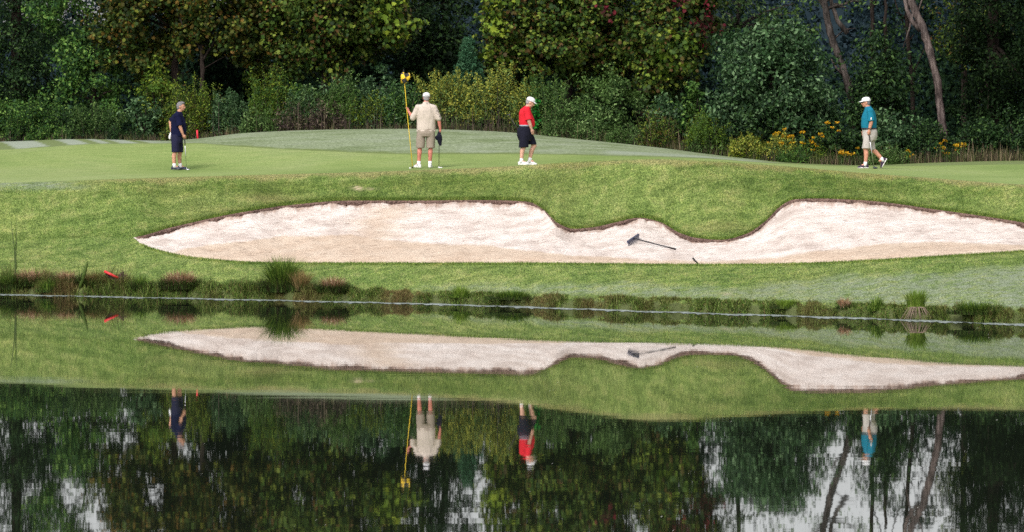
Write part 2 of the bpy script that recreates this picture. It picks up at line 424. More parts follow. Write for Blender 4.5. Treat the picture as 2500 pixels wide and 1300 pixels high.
# dewy mound behind the green
m, t, p = new_mat('dewy_turf')
n1 = noise_tex(t, 1.2, 4, .65, vec=geo_pos(t, (.5, 1.2, 1))); n2 = noise_tex(t, 26, 3, .75, vec=geo_pos(t, (.5, .4, 1)))
c = ramp(t, [(.150, .195, .098), (.212, .258, .160), (.245, .285, .205)], pos=[.35, .5, .66]); t.links.new(n1.outputs[0], c.inputs[0])
c2 = ramp(t, [(.55, .58, .48), (1.3, 1.26, 1.26)], pos=[.33, .66]); t.links.new(n2.outputs[0], c2.inputs[0])
col = mix(t, 1, c.outputs[0], c2.outputs[0], 'MULTIPLY')
col = mix(t, attr(t, 'tracks'), col, (.125, .165, .045))
col = mix(t, attr(t, 'dewline'), col, (.30, .335, .285))
t.links.new(col, p.inputs['Base Color']); p.inputs['Roughness'].default_value = .8; p.inputs['Specular IOR Level'].default_value = .2
mb = MB()
X, Y, Z = seg_rows(8, 22); u = np.broadcast_to(cols_u, X.shape); v = V_of(Z, Y); T = (Y - b_d) / (r_d - b_d)
us = u + (T - .5) * 46
tr = sum(sstep(a - 5, a + 4, us) * sstep(b + 5, b - 4, us) for a, b in ((-60, 18), (98, 150), (196, 226), (250, 276), (318, 350)))
tr = np.clip(tr, 0, 1) * sstep(420, 360, u) * .9
tr = np.maximum(tr, .9 * sstep(.10, .03, T + .015 * wob(u, 3)))       # darker collar line along the green
tr = np.maximum(tr, .8 * sstep(1880, 1960, u + 40 * wob(v * 9)))
dl = .7 * sstep(430, 330, u) * (1 - tr) + .5 * sstep(1460, 1500, u) * sstep(1900, 1700, u) * sstep(.12, .2, T) * sstep(.42, .3, T)
grid(mb, X, Y, Z, tracks=tr, dewline=np.clip(dl, 0, 1))
tag(mb.build('grass_mound', m), kind='structure')

# woodland floor to the horizon
m, t, p = new_mat('leaf_litter')
n1 = noise_tex(t, 2.5, 5, .7, vec=geo_pos(t))
p.inputs['Specular IOR Level'].default_value = 0
c = ramp(t, [(.014, .012, .008), (.035, .030, .016), (.045, .05, .02)], pos=[.35, .5, .7]); t.links.new(n1.outputs[0], c.inputs[0])
t.links.new(c.outputs[0], p.inputs['Base Color']); p.inputs['Roughness'].default_value = .9
mb = MB()
for k, n in ((9, 6), (10, 6), (11, 6), (12, 4)):
    X, Y, Z = seg_rows(k, n); grid(mb, X, Y, Z)
tag(mb.build('woodland_ground', m), kind='structure')

# ---------------------------------------------------------------- bunker
sel = np.where((cols_u >= 326) & (cols_u <= 2700))[0]
su = np.linspace(326, 2700, 1500)
I = lambda a: np.interp(su, cols_u, a)
s_n, s_nz, s_f, s_fz = pchip1(near[0], near[1], su), pchip1(near[0], near[2], su), pchip1(far[0], far[1], su), pchip1(far[0], far[2], su)
s_n, s_nz, s_f, s_fz = I(n_d), I(n_z), I(f_d), I(f_z)
def lip_f(u):
    f = np.array([1.1 * mnoise.noise(Vector((a * .011, 5, 0))) + .8 * mnoise.noise(Vector((a * .035, 1, 0))) + .3 * mnoise.noise(Vector((a * .12, 2, 0))) + .12 * mnoise.noise(Vector((a * .31, 8, 0))) for a in np.ravel(u)]).reshape(np.shape(u))
    return np.clip(.66 + .85 * f, .08, 1.6)
lip_s = None
def sand_pt(u, t):
    a, az_, b, bz = (np.interp(u, su, q) for q in (s_n, s_nz, s_f, s_fz))
    wd = sstep(0, 1.0, b - a)
    y = a + t * (b - .03 - a)
    g = .60 * t + .40 * t ** 2.2
    z = az_ - .02 + (bz - .085 * wd - az_ + .02) * g - .085 * (np.interp(u, su, lip_s) - 1) * wd * sstep(.90, 1.0, t) - .10 * wd * np.exp(-((t - .07) / .06) ** 2)
    z = z + wd * (.018 * np.sin(u * .05 + 5 * t) * np.sin(t * 9 + u * .013) + .012 * np.sin(u * .13 + 3) * np.sin(14 * t + 1)) * np.sin(np.pi * t)
    return (u - 1250) / FPX * y, y, z
lip_s = lip_f(su)
def sand_at(u, v):
    t = np.linspace(0, 1, 400); x, y, z = sand_pt(np.full(400, float(u)), t)
    i = int(np.argmin(abs(V_of(z, y) - v))); return Vector((x[i], y[i], z[i]))
m, t, p = new_mat('bunker_sand')
pos = geo_pos(t)
n1 = noise_tex(t, 1.3, 4, .6, vec=pos); n2 = noise_tex(t, 16, 4, .75, vec=geo_pos(t, (1, .6, 1))); n3 = noise_tex(t, 55, 2, .6, vec=pos)
dry = ramp(t, [(.475, .40, .36), (.61, .535, .492), (.69, .63, .595)], pos=[.33, .5, .66]); t.links.new(n1.outputs[0], dry.inputs[0])
wet = ramp(t, [(.48, .37, .285), (.56, .455, .365)], pos=[.35, .65]); t.links.new(n1.outputs[0], wet.inputs[0])
col = mix(t, attr(t, 'raked'), dry.outputs[0], wet.outputs[0])
sp = ramp(t, [(.80, .775, .76), (.98, .975, .97), (1.04, 1.035, 1.035)], pos=[.33, .45, .70]); t.links.new(n2.outputs[0], sp.inputs[0])
col = mix(t, 1, col, sp.outputs[0], 'MULTIPLY')
peb = ramp(t, [(.42, .38, .36), (1, 1, 1)], pos=[.27, .33]); t.links.new(n3.outputs[0], peb.inputs[0])
col = mix(t, 1, col, peb.outputs[0], 'MULTIPLY')
n5 = noise_tex(t, 4.2, 3, .6, vec=geo_pos(t, (1, 1.6, 2.2))); dent = ramp(t, [(.66, .62, .60), (1, 1, 1)], pos=[.32, .40]); t.links.new(n5.outputs[0], dent.inputs[0])
col = mix(t, 1, col, dent.outputs[0], 'MULTIPLY')
col = mix(t, attr(t, 'earth'), col, (.34, .235, .185))
t.links.new(col, p.inputs['Base Color']); p.inputs['Roughness'].default_value = .9; p.inputs['Specular IOR Level'].default_value = .15
hsum = t.nodes.new('ShaderNodeMath'); hsum.operation = 'MULTIPLY_ADD'; hsum.inputs[1].default_value = 2.5; t.links.new(n5.outputs[0], hsum.inputs[0]); t.links.new(n2.outputs[0], hsum.inputs[2])
bump(t, p, hsum.outputs[0], .6, .05)
mb = MB()
tt = np.linspace(0, 1, 60)[:, None]
X, Y, Z = sand_pt(np.broadcast_to(su, (60, len(su))), np.broadcast_to(tt, (60, len(su))))
u = np.broadcast_to(su, X.shape); v = V_of(Z, Y)
bl = np.interp(u, [340, 450, 600, 700, 860, 1000, 1200, 1350, 1600, 1800, 1900, 2000, 2200, 2350, 2500, 2700], [640, 607, 588, 577, 574, 592, 601, 620, 636, 637, 628, 613, 592, 592, 600, 600])
rk = sstep(-3, 3, v - bl + 1.2 * wob(u, 3))
rk = np.maximum(rk, .85 * np.exp(-((u - 915 - 25 * wob(v * 3, 1)) / 62) ** 2) * sstep(492, 515, v))
fx = sstep(0, 1.0, np.interp(u, su, s_f - s_n))
ea = .8 * sstep(.95, 1.0, tt + .018 * wob(u, 6, 1)) * fx
grid(mb, X, Y, Z, raked=rk, earth=ea)
tag(mb.build('sand_bunker', m), kind='structure')

# raw earth lip under the turf edge
m, t, p = new_mat('earth_lip')
n1 = noise_tex(t, 14, 4, .7, vec=geo_pos(t)); c = ramp(t, [(.060, .036, .029), (.160, .095, .076), (.26, .175, .140)], pos=[.35, .52, .7]); t.links.new(n1.outputs[0], c.inputs[0])
t.links.new(c.outputs[0], p.inputs['Base Color']); p.inputs['Roughness'].default_value = .95; bump(t, p, n1.outputs[0], 1, .05)
mb = MB(); lu = np.linspace(327, 2699, 1400); q = sstep(0, .9, np.interp(lu, su, s_f - s_n))
ld, lz = np.interp(lu, cols_u, f_d), np.interp(lu, cols_u, f_z)
nz = np.array([mnoise.noise(Vector((a * .06, 0, 0))) + .7 * mnoise.noise(Vector((a * .19, 3, 0))) + .5 * mnoise.noise(Vector((a * .5, 7, 0))) for a in lu])
jag = .45 + 1.9 * nz * np.sin(lu * .21) * np.sin(lu * .057 + 1) + .25 * np.sin(lu * .63 + 2) * np.sin(lu * .11)
rows = []
for dz, dd in ((.012, .10), (.012, -.03), (-.06, -.05), (-.13, -.045), (-.20, .05)):
    dep = dz * (q * np.clip(.9 + .3 * (jag - .45), .5, 1.4)) if dz < 0 else dz * q
    yy = ld + dd * (q * .8 + .2) + .01 * np.sin(lu * .4); rows.append(np.stack([(lu - 1250) / FPX * yy, yy, lz + dep - .004], -1))
Rw = np.array(rows); grid(mb, Rw[..., 0], Rw[..., 1], Rw[..., 2])
n = 14000; u = rng.uniform(345, 2695, n); d = np.interp(u, cols_u, f_d) - rng.uniform(.0, .07, n); z = np.interp(u, cols_u, f_z) - rng.uniform(.0, .10, n) * np.interp(u, lu, q * np.clip(.6 + .6 * nz, .1, 1.2))
k = rng.uniform(.02, .06, n); a_ = rng.uniform(-.02, .02, (n, 2)); P0 = np.stack([(u - 1250) / FPX * d, d, z], -1); wv = rng.uniform(.006, .014, n)
mb.add(np.stack([P0 - np.stack([wv, 0 * wv, 0 * wv], -1), P0 + np.stack([wv, 0 * wv, 0 * wv], -1), P0 + np.stack([a_[:, 0], -.02 - .02 * rng.random(n), -k], -1)], 1).reshape(-1, 3), np.arange(3 * n).reshape(n, 3))
tag(mb.build('bunker_lip', m, smooth=False), kind='structure')

# ---------------------------------------------------------------- pond
m, t, p = new_mat('pond_water')
p.inputs['Base Color'].default_value = (.010, .014, .009, 1); p.inputs['Roughness'].default_value = .017; p.inputs['IOR'].default_value = 1.33
n1 = noise_tex(t, 1.0, 3, .6, vec=geo_pos(t, (.45, 3.0, 1))); n2 = noise_tex(t, 1.0, 2, .5, vec=geo_pos(t, (.06, .18, 1)))
ad = t.nodes.new('ShaderNodeVectorMath'); ad.operation = 'ADD'
s1 = t.nodes.new('ShaderNodeVectorMath'); s1.operation = 'MULTIPLY_ADD'
s1.inputs[1].default_value = (.0003, .0026, 0); s1.inputs[2].default_value = (-.00015, -.0013, 1)
t.links.new(n1.outputs['Color'], s1.inputs[0])
s2 = t.nodes.new('ShaderNodeVectorMath'); s2.operation = 'MULTIPLY_ADD'
s2.inputs[1].default_value = (.0002, .0010, 0); s2.inputs[2].default_value = (-.0001, -.0005, 0)
t.links.new(n2.outputs['Color'], s2.inputs[0])
t.links.new(s1.outputs[0], ad.inputs[0]); t.links.new(s2.outputs[0], ad.inputs[1])
no = t.nodes.new('ShaderNodeVectorMath'); no.operation = 'NORMALIZE'; t.links.new(ad.outputs[0], no.inputs[0])
t.links.new(no.outputs[0], p.inputs['Normal'])
mb = MB(); mb.add([[-400, -60, 0], [400, -60, 0], [400, 135, 0], [-400, 135, 0]], [[0, 1, 2, 3]])
tag(mb.build('pond_water', m, smooth=False), kind='structure')
# small pale bits floating on the pond
mb = MB(); n = 260; d = 45 + 55 * rng.random(n) ** 1.2; u = rng.uniform(-200, 2700, n); d = np.minimum(d, np.interp(u, cols_u, sh_d) - .6); sz = rng.uniform(.004, .010, n)
c0 = np.stack([(u - 1250) / FPX * d, d, 0 * d + .004], -1); V4 = np.stack([c0 + np.stack([sx * sz, sy * sz * 2.2, 0 * sz + .006 * (sx + 1)], -1) for sx, sy in ((-1, -1), (1, -1), (1, 1), (-1, 1))], 1)
mb.add(V4.reshape(-1, 3), np.arange(4 * n).reshape(n, 4))
tag(mb.build('floating_seeds', plain('seed_fluff', (.30, .30, .27), .8), smooth=False), 'tiny pale seeds scattered over the still pond', 'floating seeds', kind='stuff')

# pale strip along the bank: sky glint on shore ripples put into its colour
m, t, p = new_mat('painted_sky_sheen')
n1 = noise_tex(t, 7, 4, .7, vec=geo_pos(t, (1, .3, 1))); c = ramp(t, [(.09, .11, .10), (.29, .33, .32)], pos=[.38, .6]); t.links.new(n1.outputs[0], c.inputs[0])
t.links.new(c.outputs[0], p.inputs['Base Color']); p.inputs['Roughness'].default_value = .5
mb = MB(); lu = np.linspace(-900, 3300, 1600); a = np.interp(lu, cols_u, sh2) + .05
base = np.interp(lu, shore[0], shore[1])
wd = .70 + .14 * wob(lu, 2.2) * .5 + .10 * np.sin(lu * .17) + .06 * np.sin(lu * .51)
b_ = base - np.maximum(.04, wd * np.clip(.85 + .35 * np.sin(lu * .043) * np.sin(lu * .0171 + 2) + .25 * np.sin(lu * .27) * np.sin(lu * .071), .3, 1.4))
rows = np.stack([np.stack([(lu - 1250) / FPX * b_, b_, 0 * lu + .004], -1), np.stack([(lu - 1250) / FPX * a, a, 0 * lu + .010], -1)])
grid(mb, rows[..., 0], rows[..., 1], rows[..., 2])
tag(mb.build('shore_sky_sheen', m), kind='structure')

# ---------------------------------------------------------------- grass blades
def blades(mb, P, h, wid, lean, seg=1, az=None, **at):
    """N thin blades, each its own little strip"""
    n = len(P); az = rng.uniform(0, 2 * np.pi, n) if az is None else az
    side = np.stack([-np.sin(az), np.cos(az), 0 * az], -1); fw = np.stack([np.cos(az), np.sin(az), 0 * az], -1)
    h = np.broadcast_to(h, (n,)); wid = np.broadcast_to(wid, (n,)); lean = np.broadcast_to(lean, (n,))
    up = np.array([0, 0, 1.0])
    if seg == 1:
        a = P - side * (wid / 2)[:, None]; b = P + side * (wid / 2)[:, None]
        c = P + fw * (h * lean)[:, None] + up * (h * np.sqrt(np.maximum(.05, 1 - lean ** 2)))[:, None]
        mb.add(np.stack([a, b, c], 1).reshape(-1, 3), np.arange(3 * n).reshape(n, 3), **{k: np.repeat(x, 3) for k, x in at.items()})
    else:
        rings = []
        for i in range(seg + 1):
            s = i / seg; ang = lean * 1.5 * s
            o = P + fw * (h * s * np.sin(ang) * 1.0)[:, None] + up * (h * s * np.cos(ang * .8))[:, None]
            ww = wid * (1 - s) ** .6 / 2 + .0006
            rings += [o - side * ww[:, None], o + side * ww[:, None]]
        V = np.stack(rings, 1); k = 2 * (seg + 1)
        f = np.concatenate([np.array([2 * i, 2 * i + 1, 2 * i + 3, 2 * i + 2])[None] + (np.arange(n) * k)[:, None] for i in range(seg)])
        mb.add(V.reshape(-1, 3), f, **{q: np.repeat(x, k) for q, x in at.items()})

def scatter(k0, k1, n, u0=-420, u1=2960):
    u = rng.uniform(u0, u1, n); lo, hi = np.interp(u, cols_u, KD[k0]), np.interp(u, cols_u, KD[k1])
    ok = rng.random(n) < (hi - lo) / (hi - lo).max(); u, lo, hi = u[ok], lo[ok], hi[ok]
    y = lo + rng.random(len(u)) * (hi - lo); z = gz(u, y)
    return u, np.stack([(u - 1250) / FPX * y, y, z], -1)
mb = MB()
for k0, k1, n in ((2, 4, 510000), (5, 6, 460000)):
    u, P = scatter(k0, k1, n)
    dw = dew_front(u, P[:, 1], P[:, 2]); ba = np.clip(bare(u, P[:, 1], P[:, 2]), 0, 1)
    keep = (ba < .3) & (rng.random(len(u)) > .55 * dw); u, P, dw, ba = u[keep], P[keep], dw[keep], ba[keep]
    lf = np.sqrt(np.interp(u, cols_u, c_d) - P[:, 1] + .01) if k0 == 5 else 1
    h = rng.uniform(.016, .042, len(u)) * (.7 + .6 * rng.random(len(u)))
    if k0 == 5:
        h *= sstep(0, .8, np.interp(u, cols_u, c_d) - P[:, 1]) * .8 + .25
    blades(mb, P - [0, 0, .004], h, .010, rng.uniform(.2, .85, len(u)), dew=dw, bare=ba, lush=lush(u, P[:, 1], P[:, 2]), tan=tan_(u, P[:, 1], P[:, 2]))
# longer turf hanging over the lip of the bunker
u = rng.uniform(340, 2640, 42000); d = np.interp(u, cols_u, f_d) + rng.uniform(-.02, .22, len(u)) ; z = np.interp(u, cols_u, f_z)
z = np.maximum(gz(u, np.maximum(d, np.interp(u, cols_u, f_d) + .005)), z - .02)
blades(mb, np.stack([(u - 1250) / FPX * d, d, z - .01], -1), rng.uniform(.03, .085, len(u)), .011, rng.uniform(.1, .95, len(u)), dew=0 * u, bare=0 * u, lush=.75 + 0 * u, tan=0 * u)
u = rng.uniform(345, 2640, 22000); d = np.interp(u, cols_u, n_d) - rng.uniform(-.02, .25, len(u)); z = gz(u, np.minimum(d, np.interp(u, cols_u, n_d)))
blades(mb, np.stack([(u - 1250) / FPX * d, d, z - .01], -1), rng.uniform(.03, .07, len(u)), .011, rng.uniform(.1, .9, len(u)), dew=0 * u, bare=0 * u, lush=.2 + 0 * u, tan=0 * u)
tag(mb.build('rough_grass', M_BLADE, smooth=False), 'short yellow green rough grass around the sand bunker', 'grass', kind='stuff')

# weeds along the bank
M_BANK = leaf_mat('bank_weed_blades', [(.060, .120, .020), (.12, .20, .036), (.19, .27, .055), (.065, .105, .024), (.19, .145, .06), (.14, .23, .04), (.27, .32, .10), (.03, .04, .014)], patch=(.21, .145, .065), pscale=.6, trans=.3)
mb = MB()
n = 150000; u = rng.uniform(-420, 3000, n)
off = rng.uniform(-.02, .85, n) * np.interp(u, [0, 700, 950, 2500], [1, 1, .7, .75])
cl = np.array([mnoise.noise(Vector((a * .022, b * 1.2, 0))) + .6 * mnoise.noise(Vector((a * .07, b * 2.2, 4))) for a, b in zip(u, off)])
hh = np.interp(u, [-150, 0, 150, 330, 420, 560, 620, 800, 900, 1100, 1700, 2500], [.32, .32, .30, .24, .17, .13, .20, .22, .11, .10, .10, .14]) * np.clip(.70 + 1.25 * cl, .12, 1.7)
y = np.interp(u, cols_u, sh2) + off; z = np.maximum(gz(u, y), -.02)
ok = rng.random(n) < np.clip(1.25 - .9 * np.maximum(0, off - .25) + cl, 0.05, 1); u, y, z, hh = u[ok], y[ok], z[ok], hh[ok]
blades(mb, np.stack([(u - 1250) / FPX * y, y, z - .01], -1), hh * np.where(rng.random(len(u)) < .06, 1.7, 1) * rng.uniform(.3, 1.15, len(u)), .013, rng.uniform(.1, 1.0, len(u)), seg=2)
tag(mb.build('bank_weeds', M_BANK, smooth=False), 'tangled green and rust brown weeds along the edge of the pond', 'weeds', kind='stuff')
# ---------------------------------------------------------------- trees and shrubs
LOZ = np.array([[0, -.5, 0], [.30, -.08, .07], [0, .5, -.05], [-.30, -.08, .07]])
LOB = np.array([[0, -.5, 0], [.22, -.42, .05], [.5, -.12, .10], [.27, .02, .04], [.38, .34, .08], [.12, .26, 0], [0, .55, -.06], [-.12, .26, 0], [-.38, .34, .08], [-.27, .02, .04], [-.5, -.12, .10], [-.22, -.42, .05]])
NAR = np.array([[0, -.5, 0], [.12, -.05, .03], [0, .5, -.08], [-.12, -.05, .03]])
def leaves(mb, P, size, tpl=LOZ, up=.6, out=None, flat=0.0):
    """leaf faces at P, facing outwards and upwards with a wide scatter"""
    n = len(P); nn = rng.normal(0, .7, (n, 3)); nn[:, 2] += up
    if out is not None: nn += out * .8
    nn /= np.linalg.norm(nn, axis=1)[:, None] + 1e-9
    a = rng.normal(0, 1, (n, 3)); a[:, 2] -= .8; a -= nn * (a * nn).sum(1)[:, None]; a /= np.linalg.norm(a, axis=1)[:, None] + 1e-9
    b = np.cross(nn, a)
    s = np.broadcast_to(size, (n,))[:, None, None]
    V = P[:, None, :] + s * (tpl[None, :, 0:1] * b[:, None] + tpl[None, :, 1:2] * a[:, None] + tpl[None, :, 2:3] * nn[:, None])
    k = len(tpl)
    mb.add(V.reshape(-1, 3), np.arange(n * k).reshape(n, k))

def clumps(n, c, r, shell=.55, flat_bottom=0.0):
    """clump centres through an ellipsoid, most of them towards its outside"""
    d = rng.normal(0, 1, (n, 3)); d /= np.linalg.norm(d, axis=1)[:, None]
    q = (shell + (1 - shell) * rng.random(n)) if shell < 1 else np.ones(n)
    q = np.where(rng.random(n) < .25, rng.random(n) ** .5 * .8, q)
    d[:, 2] = np.where(d[:, 2] < 0, d[:, 2] * (1 - flat_bottom), d[:, 2])
    return np.asarray(c) + d * q[:, None] * np.asarray(r) + rng.normal(0, .16, (n, 3)), d
def crown_leaves(mb, cc, dd, per, cr, size, tpl=LOZ, up=.6, drop=.75):
    """leaves in layered sprays round each clump centre"""
    n = len(cc)
    per_i = np.maximum(4, (per * rng.uniform(.4, 1.5, n)).astype(int)); idx = np.repeat(np.arange(n), per_i)
    m = len(idx); off = rng.normal(0, 1, (m, 3)); off /= np.linalg.norm(off, axis=1)[:, None]
    off *= (rng.random(m) ** .45)[:, None] * (cr * rng.uniform(.6, 1.35, n))[idx][:, None]
    off[:, 2] *= drop
    out = off / (np.linalg.norm(off, axis=1)[:, None] + 1e-9)
    leaves(mb, cc[idx] + off, size * (.45 + .85 * rng.random(m) ** 1.3), tpl, up, out * .7 + dd[idx] * .4)

def limb_pts(a, b, sag=.15, k=5):
    a = np.asarray(a, float); b = np.asarray(b, float); t = np.linspace(0, 1, k)[:, None]
    p = a + (b - a) * t; L = np.linalg.norm(b - a)
    p += rng.normal(0, .035 * L, (k, 3)) * np.sin(np.pi * t); p[:, 2] += (sag * L * np.sin(np.pi * t))[:, 0]
    p[0] = a; p[-1] = b
    return p

def bark(name, lo, hi, scale=14):
    m, t, p = new_mat(name); tc = t.nodes.new('ShaderNodeTexCoord'); mp = t.nodes.new('ShaderNodeMapping'); mp.inputs['Scale'].default_value = (1, 1, .16)
    t.links.new(tc.outputs['Object'], mp.inputs[0]); n = noise_tex(t, scale, 5, .7, vec=mp.outputs[0]); n2 = noise_tex(t, 2.2, 3, .6, vec=tc.outputs['Object'])
    r = ramp(t, [tuple(c * .35 for c in lo), lo, hi], pos=[.34, .48, .66]); t.links.new(n.outputs[0], r.inputs[0])
    r2 = ramp(t, [(.55, .55, .55), (1.1, 1.08, 1.05)], pos=[.38, .6]); t.links.new(n2.outputs[0], r2.inputs[0])
    t.links.new(mix(t, 1, r.outputs[0], r2.outputs[0], 'MULTIPLY'), p.inputs['Base Color']); p.inputs['Roughness'].default_value = .95; p.inputs['Specular IOR Level'].default_value = .1
    bump(t, p, n.outputs[0], 1, .05); return m
BARK_D = bark('dark_bark', (.028, .021, .018), (.055, .042, .036))
BARK_G = bark('grey_bark', (.060, .050, .046), (.125, .105, .098))
BARK_P = bark('pale_bark', (.110, .084, .080), (.215, .175, .165))
def pal(name, cols, patch=None, k=1.0, tint=(.88, 1.08, .80), **kw):
    sc = lambda c: tuple(min(.8, x * k * q) for x, q in zip(c, tint))
    return leaf_mat(name, [sc(c) for c in cols], patch=sc(patch) if patch else None, **kw)
L_DARK = pal('dark_evergreen_leaf', [(.005, .011, .005), (.009, .020, .008), (.018, .034, .013), (.008, .015, .009), (.028, .052, .018), (.006, .012, .006), (.045, .070, .024)], (.012, .028, .010), k=1.40)
L_MID = pal('mid_green_leaf', [(.010, .024, .007), (.020, .044, .012), (.038, .074, .018), (.010, .024, .011), (.070, .110, .026), (.014, .028, .008), (.026, .056, .014), (.100, .135, .040)], (.034, .056, .012), k=1.70)
L_BLUE = pal('grey_blue_leaf', [(.008, .019, .009), (.016, .034, .015), (.030, .056, .025), (.009, .019, .010), (.056, .088, .046), (.012, .024, .010), (.088, .118, .074)], (.016, .036, .013), spec=.2, k=1.6)
L_OLIVE = pal('olive_autumn_leaf', [(.014, .026, .006), (.028, .044, .009), (.056, .076, .015), (.040, .024, .010), (.105, .120, .022), (.012, .022, .007), (.070, .032, .014), (.030, .052, .012), (.010, .017, .006), (.140, .140, .030)], (.034, .050, .010), k=1.50)
L_BROWN = pal('rusty_autumn_leaf', [(.020, .024, .007), (.045, .034, .010), (.080, .060, .014), (.013, .020, .006), (.036, .050, .011), (.130, .060, .018), (.018, .030, .008), (.105, .096, .018), (.028, .040, .010), (.010, .014, .005)], (.032, .046, .010), k=1.45)
L_BLACK = pal('black_green_leaf', [(.003, .006, .003), (.006, .012, .005), (.011, .020, .008), (.005, .009, .006), (.018, .030, .011)], (.008, .016, .006), spec=.05)  # darkened evergreen palette: the view's corner darkening put into the leaf colour
L_YELLO = pal('yellow_green_leaf', [(.040, .058, .009), (.085, .105, .014), (.160, .165, .022), (.026, .042, .008), (.070, .060, .014), (.115, .135, .020), (.018, .032, .006)], (.045, .074, .012), k=1.50)
L_RED = pal('crimson_leaf', [(.075, .008, .016), (.125, .014, .022), (.040, .008, .010), (.045, .032, .012), (.020, .035, .010)], None, tint=(1, 1, 1))
L_GREY = pal('grey_green_leaf', [(.022, .038, .013), (.042, .066, .022), (.072, .098, .040), (.018, .032, .011), (.105, .130, .060), (.030, .050, .016), (.012, .020, .008)], (.036, .056, .014), k=1.80)
L_PINE = pal('pine_needle', [(.020, .052, .034), (.034, .076, .050), (.055, .105, .070)], None, k=1.40)
L_GOLD = pal('goldenrod_plume', [(.110, .125, .020), (.175, .180, .028), (.090, .118, .024), (.225, .215, .038), (.065, .085, .018)], None, k=1.75, tint=(1, 1, 1))
L_FLOW = pal('yellow_petal', [(.56, .33, .015), (.62, .40, .02), (.46, .22, .012)], None, tint=(1, 1, 1))
L_STEM = pal('brown_stem', [(.026, .016, .016), (.050, .034, .030), (.016, .010, .012), (.115, .090, .062), (.034, .038, .014)], None, k=1.50, tint=(1, 1, 1))
L_TANS = pal('tan_stem', [(.20, .145, .085), (.27, .21, .130), (.10, .072, .042), (.060, .064, .020), (.045, .030, .020)], None, tint=(1, 1, 1))
L_VIVID = pal('vivid_green_leaf', [(.008, .13, .018), (.02, .20, .03), (.03, .16, .02), (.006, .06, .01)], None, tint=(1, 1, 1))

def tree(u, off, label, crowns, leaf, bark=BARK_D, trunk=None, per=110, cr=.55, size=.14, tpl=LOZ, group='trees at the edge of the wood', limbs=10, extra=None, up=.6, name='tree', cat='tree'):
    """crowns: (u centre, v centre, half width px, half height px, depth half m, n clumps) ; trunk: ((u, v, radius m) ...)"""
    d = ridge_d(u) + off; g = G(u, d); o = thing(name, label, cat, g, group=group)
    k = d / FPX
    W = lambda uu, vv, dd=0: np.array([(uu - 1250) * k - g.x, dd, HC - (vv - VH) * k - g.z])
    CC = []; DD = []
    for (cu, cv, hw, hh, dep, n) in crowns:
        c, dn = clumps(n, W(cu, cv), (hw * k, dep, hh * k)); CC.append(c); DD.append(dn)
    tb = MB(); tp = None
    if trunk:
        tp = np.array([W(a, b) for a, b, r in trunk]); tr = np.array([r for a, b, r in trunk]); tp[0][2] = -.15
        s = np.linspace(0, len(tp) - 1, 4 * len(tp)); i = np.clip(s.astype(int), 0, len(tp) - 2); f = (s - i)[:, None]
        pp = tp[i] * (1 - f) + tp[i + 1] * f; rr = np.interp(s, np.arange(len(tp)), tr)
        pp[1:-1] += rng.normal(0, .012, (len(pp) - 2, 3)); tb.tube(pp, rr * (1 + .08 * rng.normal(size=len(rr))), 9)
        if CC:
            A = np.concatenate(CC); pick = rng.choice(len(A), min(limbs, len(A)), replace=False)
            for q in A[pick]:
                j = np.argmin(abs(pp[:, 2] - (q[2] - .25 * np.linalg.norm(q[:2] - pp[len(pp) // 2, :2])))); j = max(j, len(pp) // 3)
                tb.tube(limb_pts(pp[j], q, .08), np.linspace(max(.03, rr[j] * .5), .012, 5), 5)
        if extra:
            for (pts, r0, r1) in extra:
                e = np.array([W(a, b) for a, b in pts]); tb.tube(e + rng.normal(0, .02, e.shape), np.linspace(r0, r1, len(e)), 6)
        tb.build('trunk', bark, o)
    if CC:
        mb = MB(); crown_leaves(mb, np.concatenate(CC), np.concatenate(DD), per, cr, size, tpl, up); mb.build('crown', leaf, o, smooth=False)
    return o
def add_crown(o, name, u, v, hw, hh, dep, n, leaf, per, cr, size, tpl=LOZ, off=0.0):
    g = o.location; d = g.y; k = d / FPX
    c = np.array([(u - 1250) * k - g.x, off, HC - (v - VH) * k - g.z]); cc, dd = clumps(n, c, (hw * k, dep, hh * k))
    mb = MB(); crown_leaves(mb, cc, dd, per, cr, size, tpl); return mb.build(name, leaf, o, smooth=False)

# --- the far wood and its hill; distance haze is put into their bluish colours
hm, t, p = new_mat('far_hill')
n1 = noise_tex(t, .05, 5, .7, vec=geo_pos(t)); c = ramp(t, [(.010, .018, .024), (.024, .036, .044)], pos=[.35, .65]); t.links.new(n1.outputs[0], c.inputs[0])
t.links.new(c.outputs[0], p.inputs['Base Color']); p.inputs['Roughness'].default_value = 1; p.inputs['Specular IOR Level'].default_value = 0
mb = MB(); hx = np.linspace(-700, 700, 120); hy = np.linspace(520, 1300, 24)
HX, HY = np.meshgrid(hx, hy)
prof = np.clip((HY - 520) / 260, 0, 1); HZ = -2 + (26 + 6 * np.sin(HX * .011 + .5) + 4 * np.sin(HX * .031)) * sstep(0, 1, prof) + 1.5 * np.sin(HX * .2) * np.sin(HY * .13)
grid(mb, HX, HY, HZ); tag(mb.build('hills', hm), kind='structure')
L_FAR = pal('far_wood_leaf', [(.005, .010, .013), (.009, .017, .020), (.014, .024, .026), (.006, .011, .015)], (.009, .017, .020), trans=0, spec=.0, tint=(1, 1, 1))
mb = MB(); n = 420
cx = rng.uniform(-95, 95, n); cy = rng.uniform(300, 420, n); top = 12.2 + (cy - 300) * .03 + rng.uniform(-2, 2.2, n)
cc = np.repeat(np.stack([cx, cy, 1 + 0 * cx], -1), 4, 0); cc[:, 2] = np.repeat(top, 4) * np.tile([.2, .45, .7, .9], n); cc[:, 0] += rng.normal(0, 1.6, len(cc))
crown_leaves(mb, cc, np.tile([0, -.5, .5], (len(cc), 1)), 90, 2.4, .5)
tag(mb.build('far_wood', L_FAR, smooth=False), 'dark blue green wood far behind the trees', 'wood', kind='stuff')

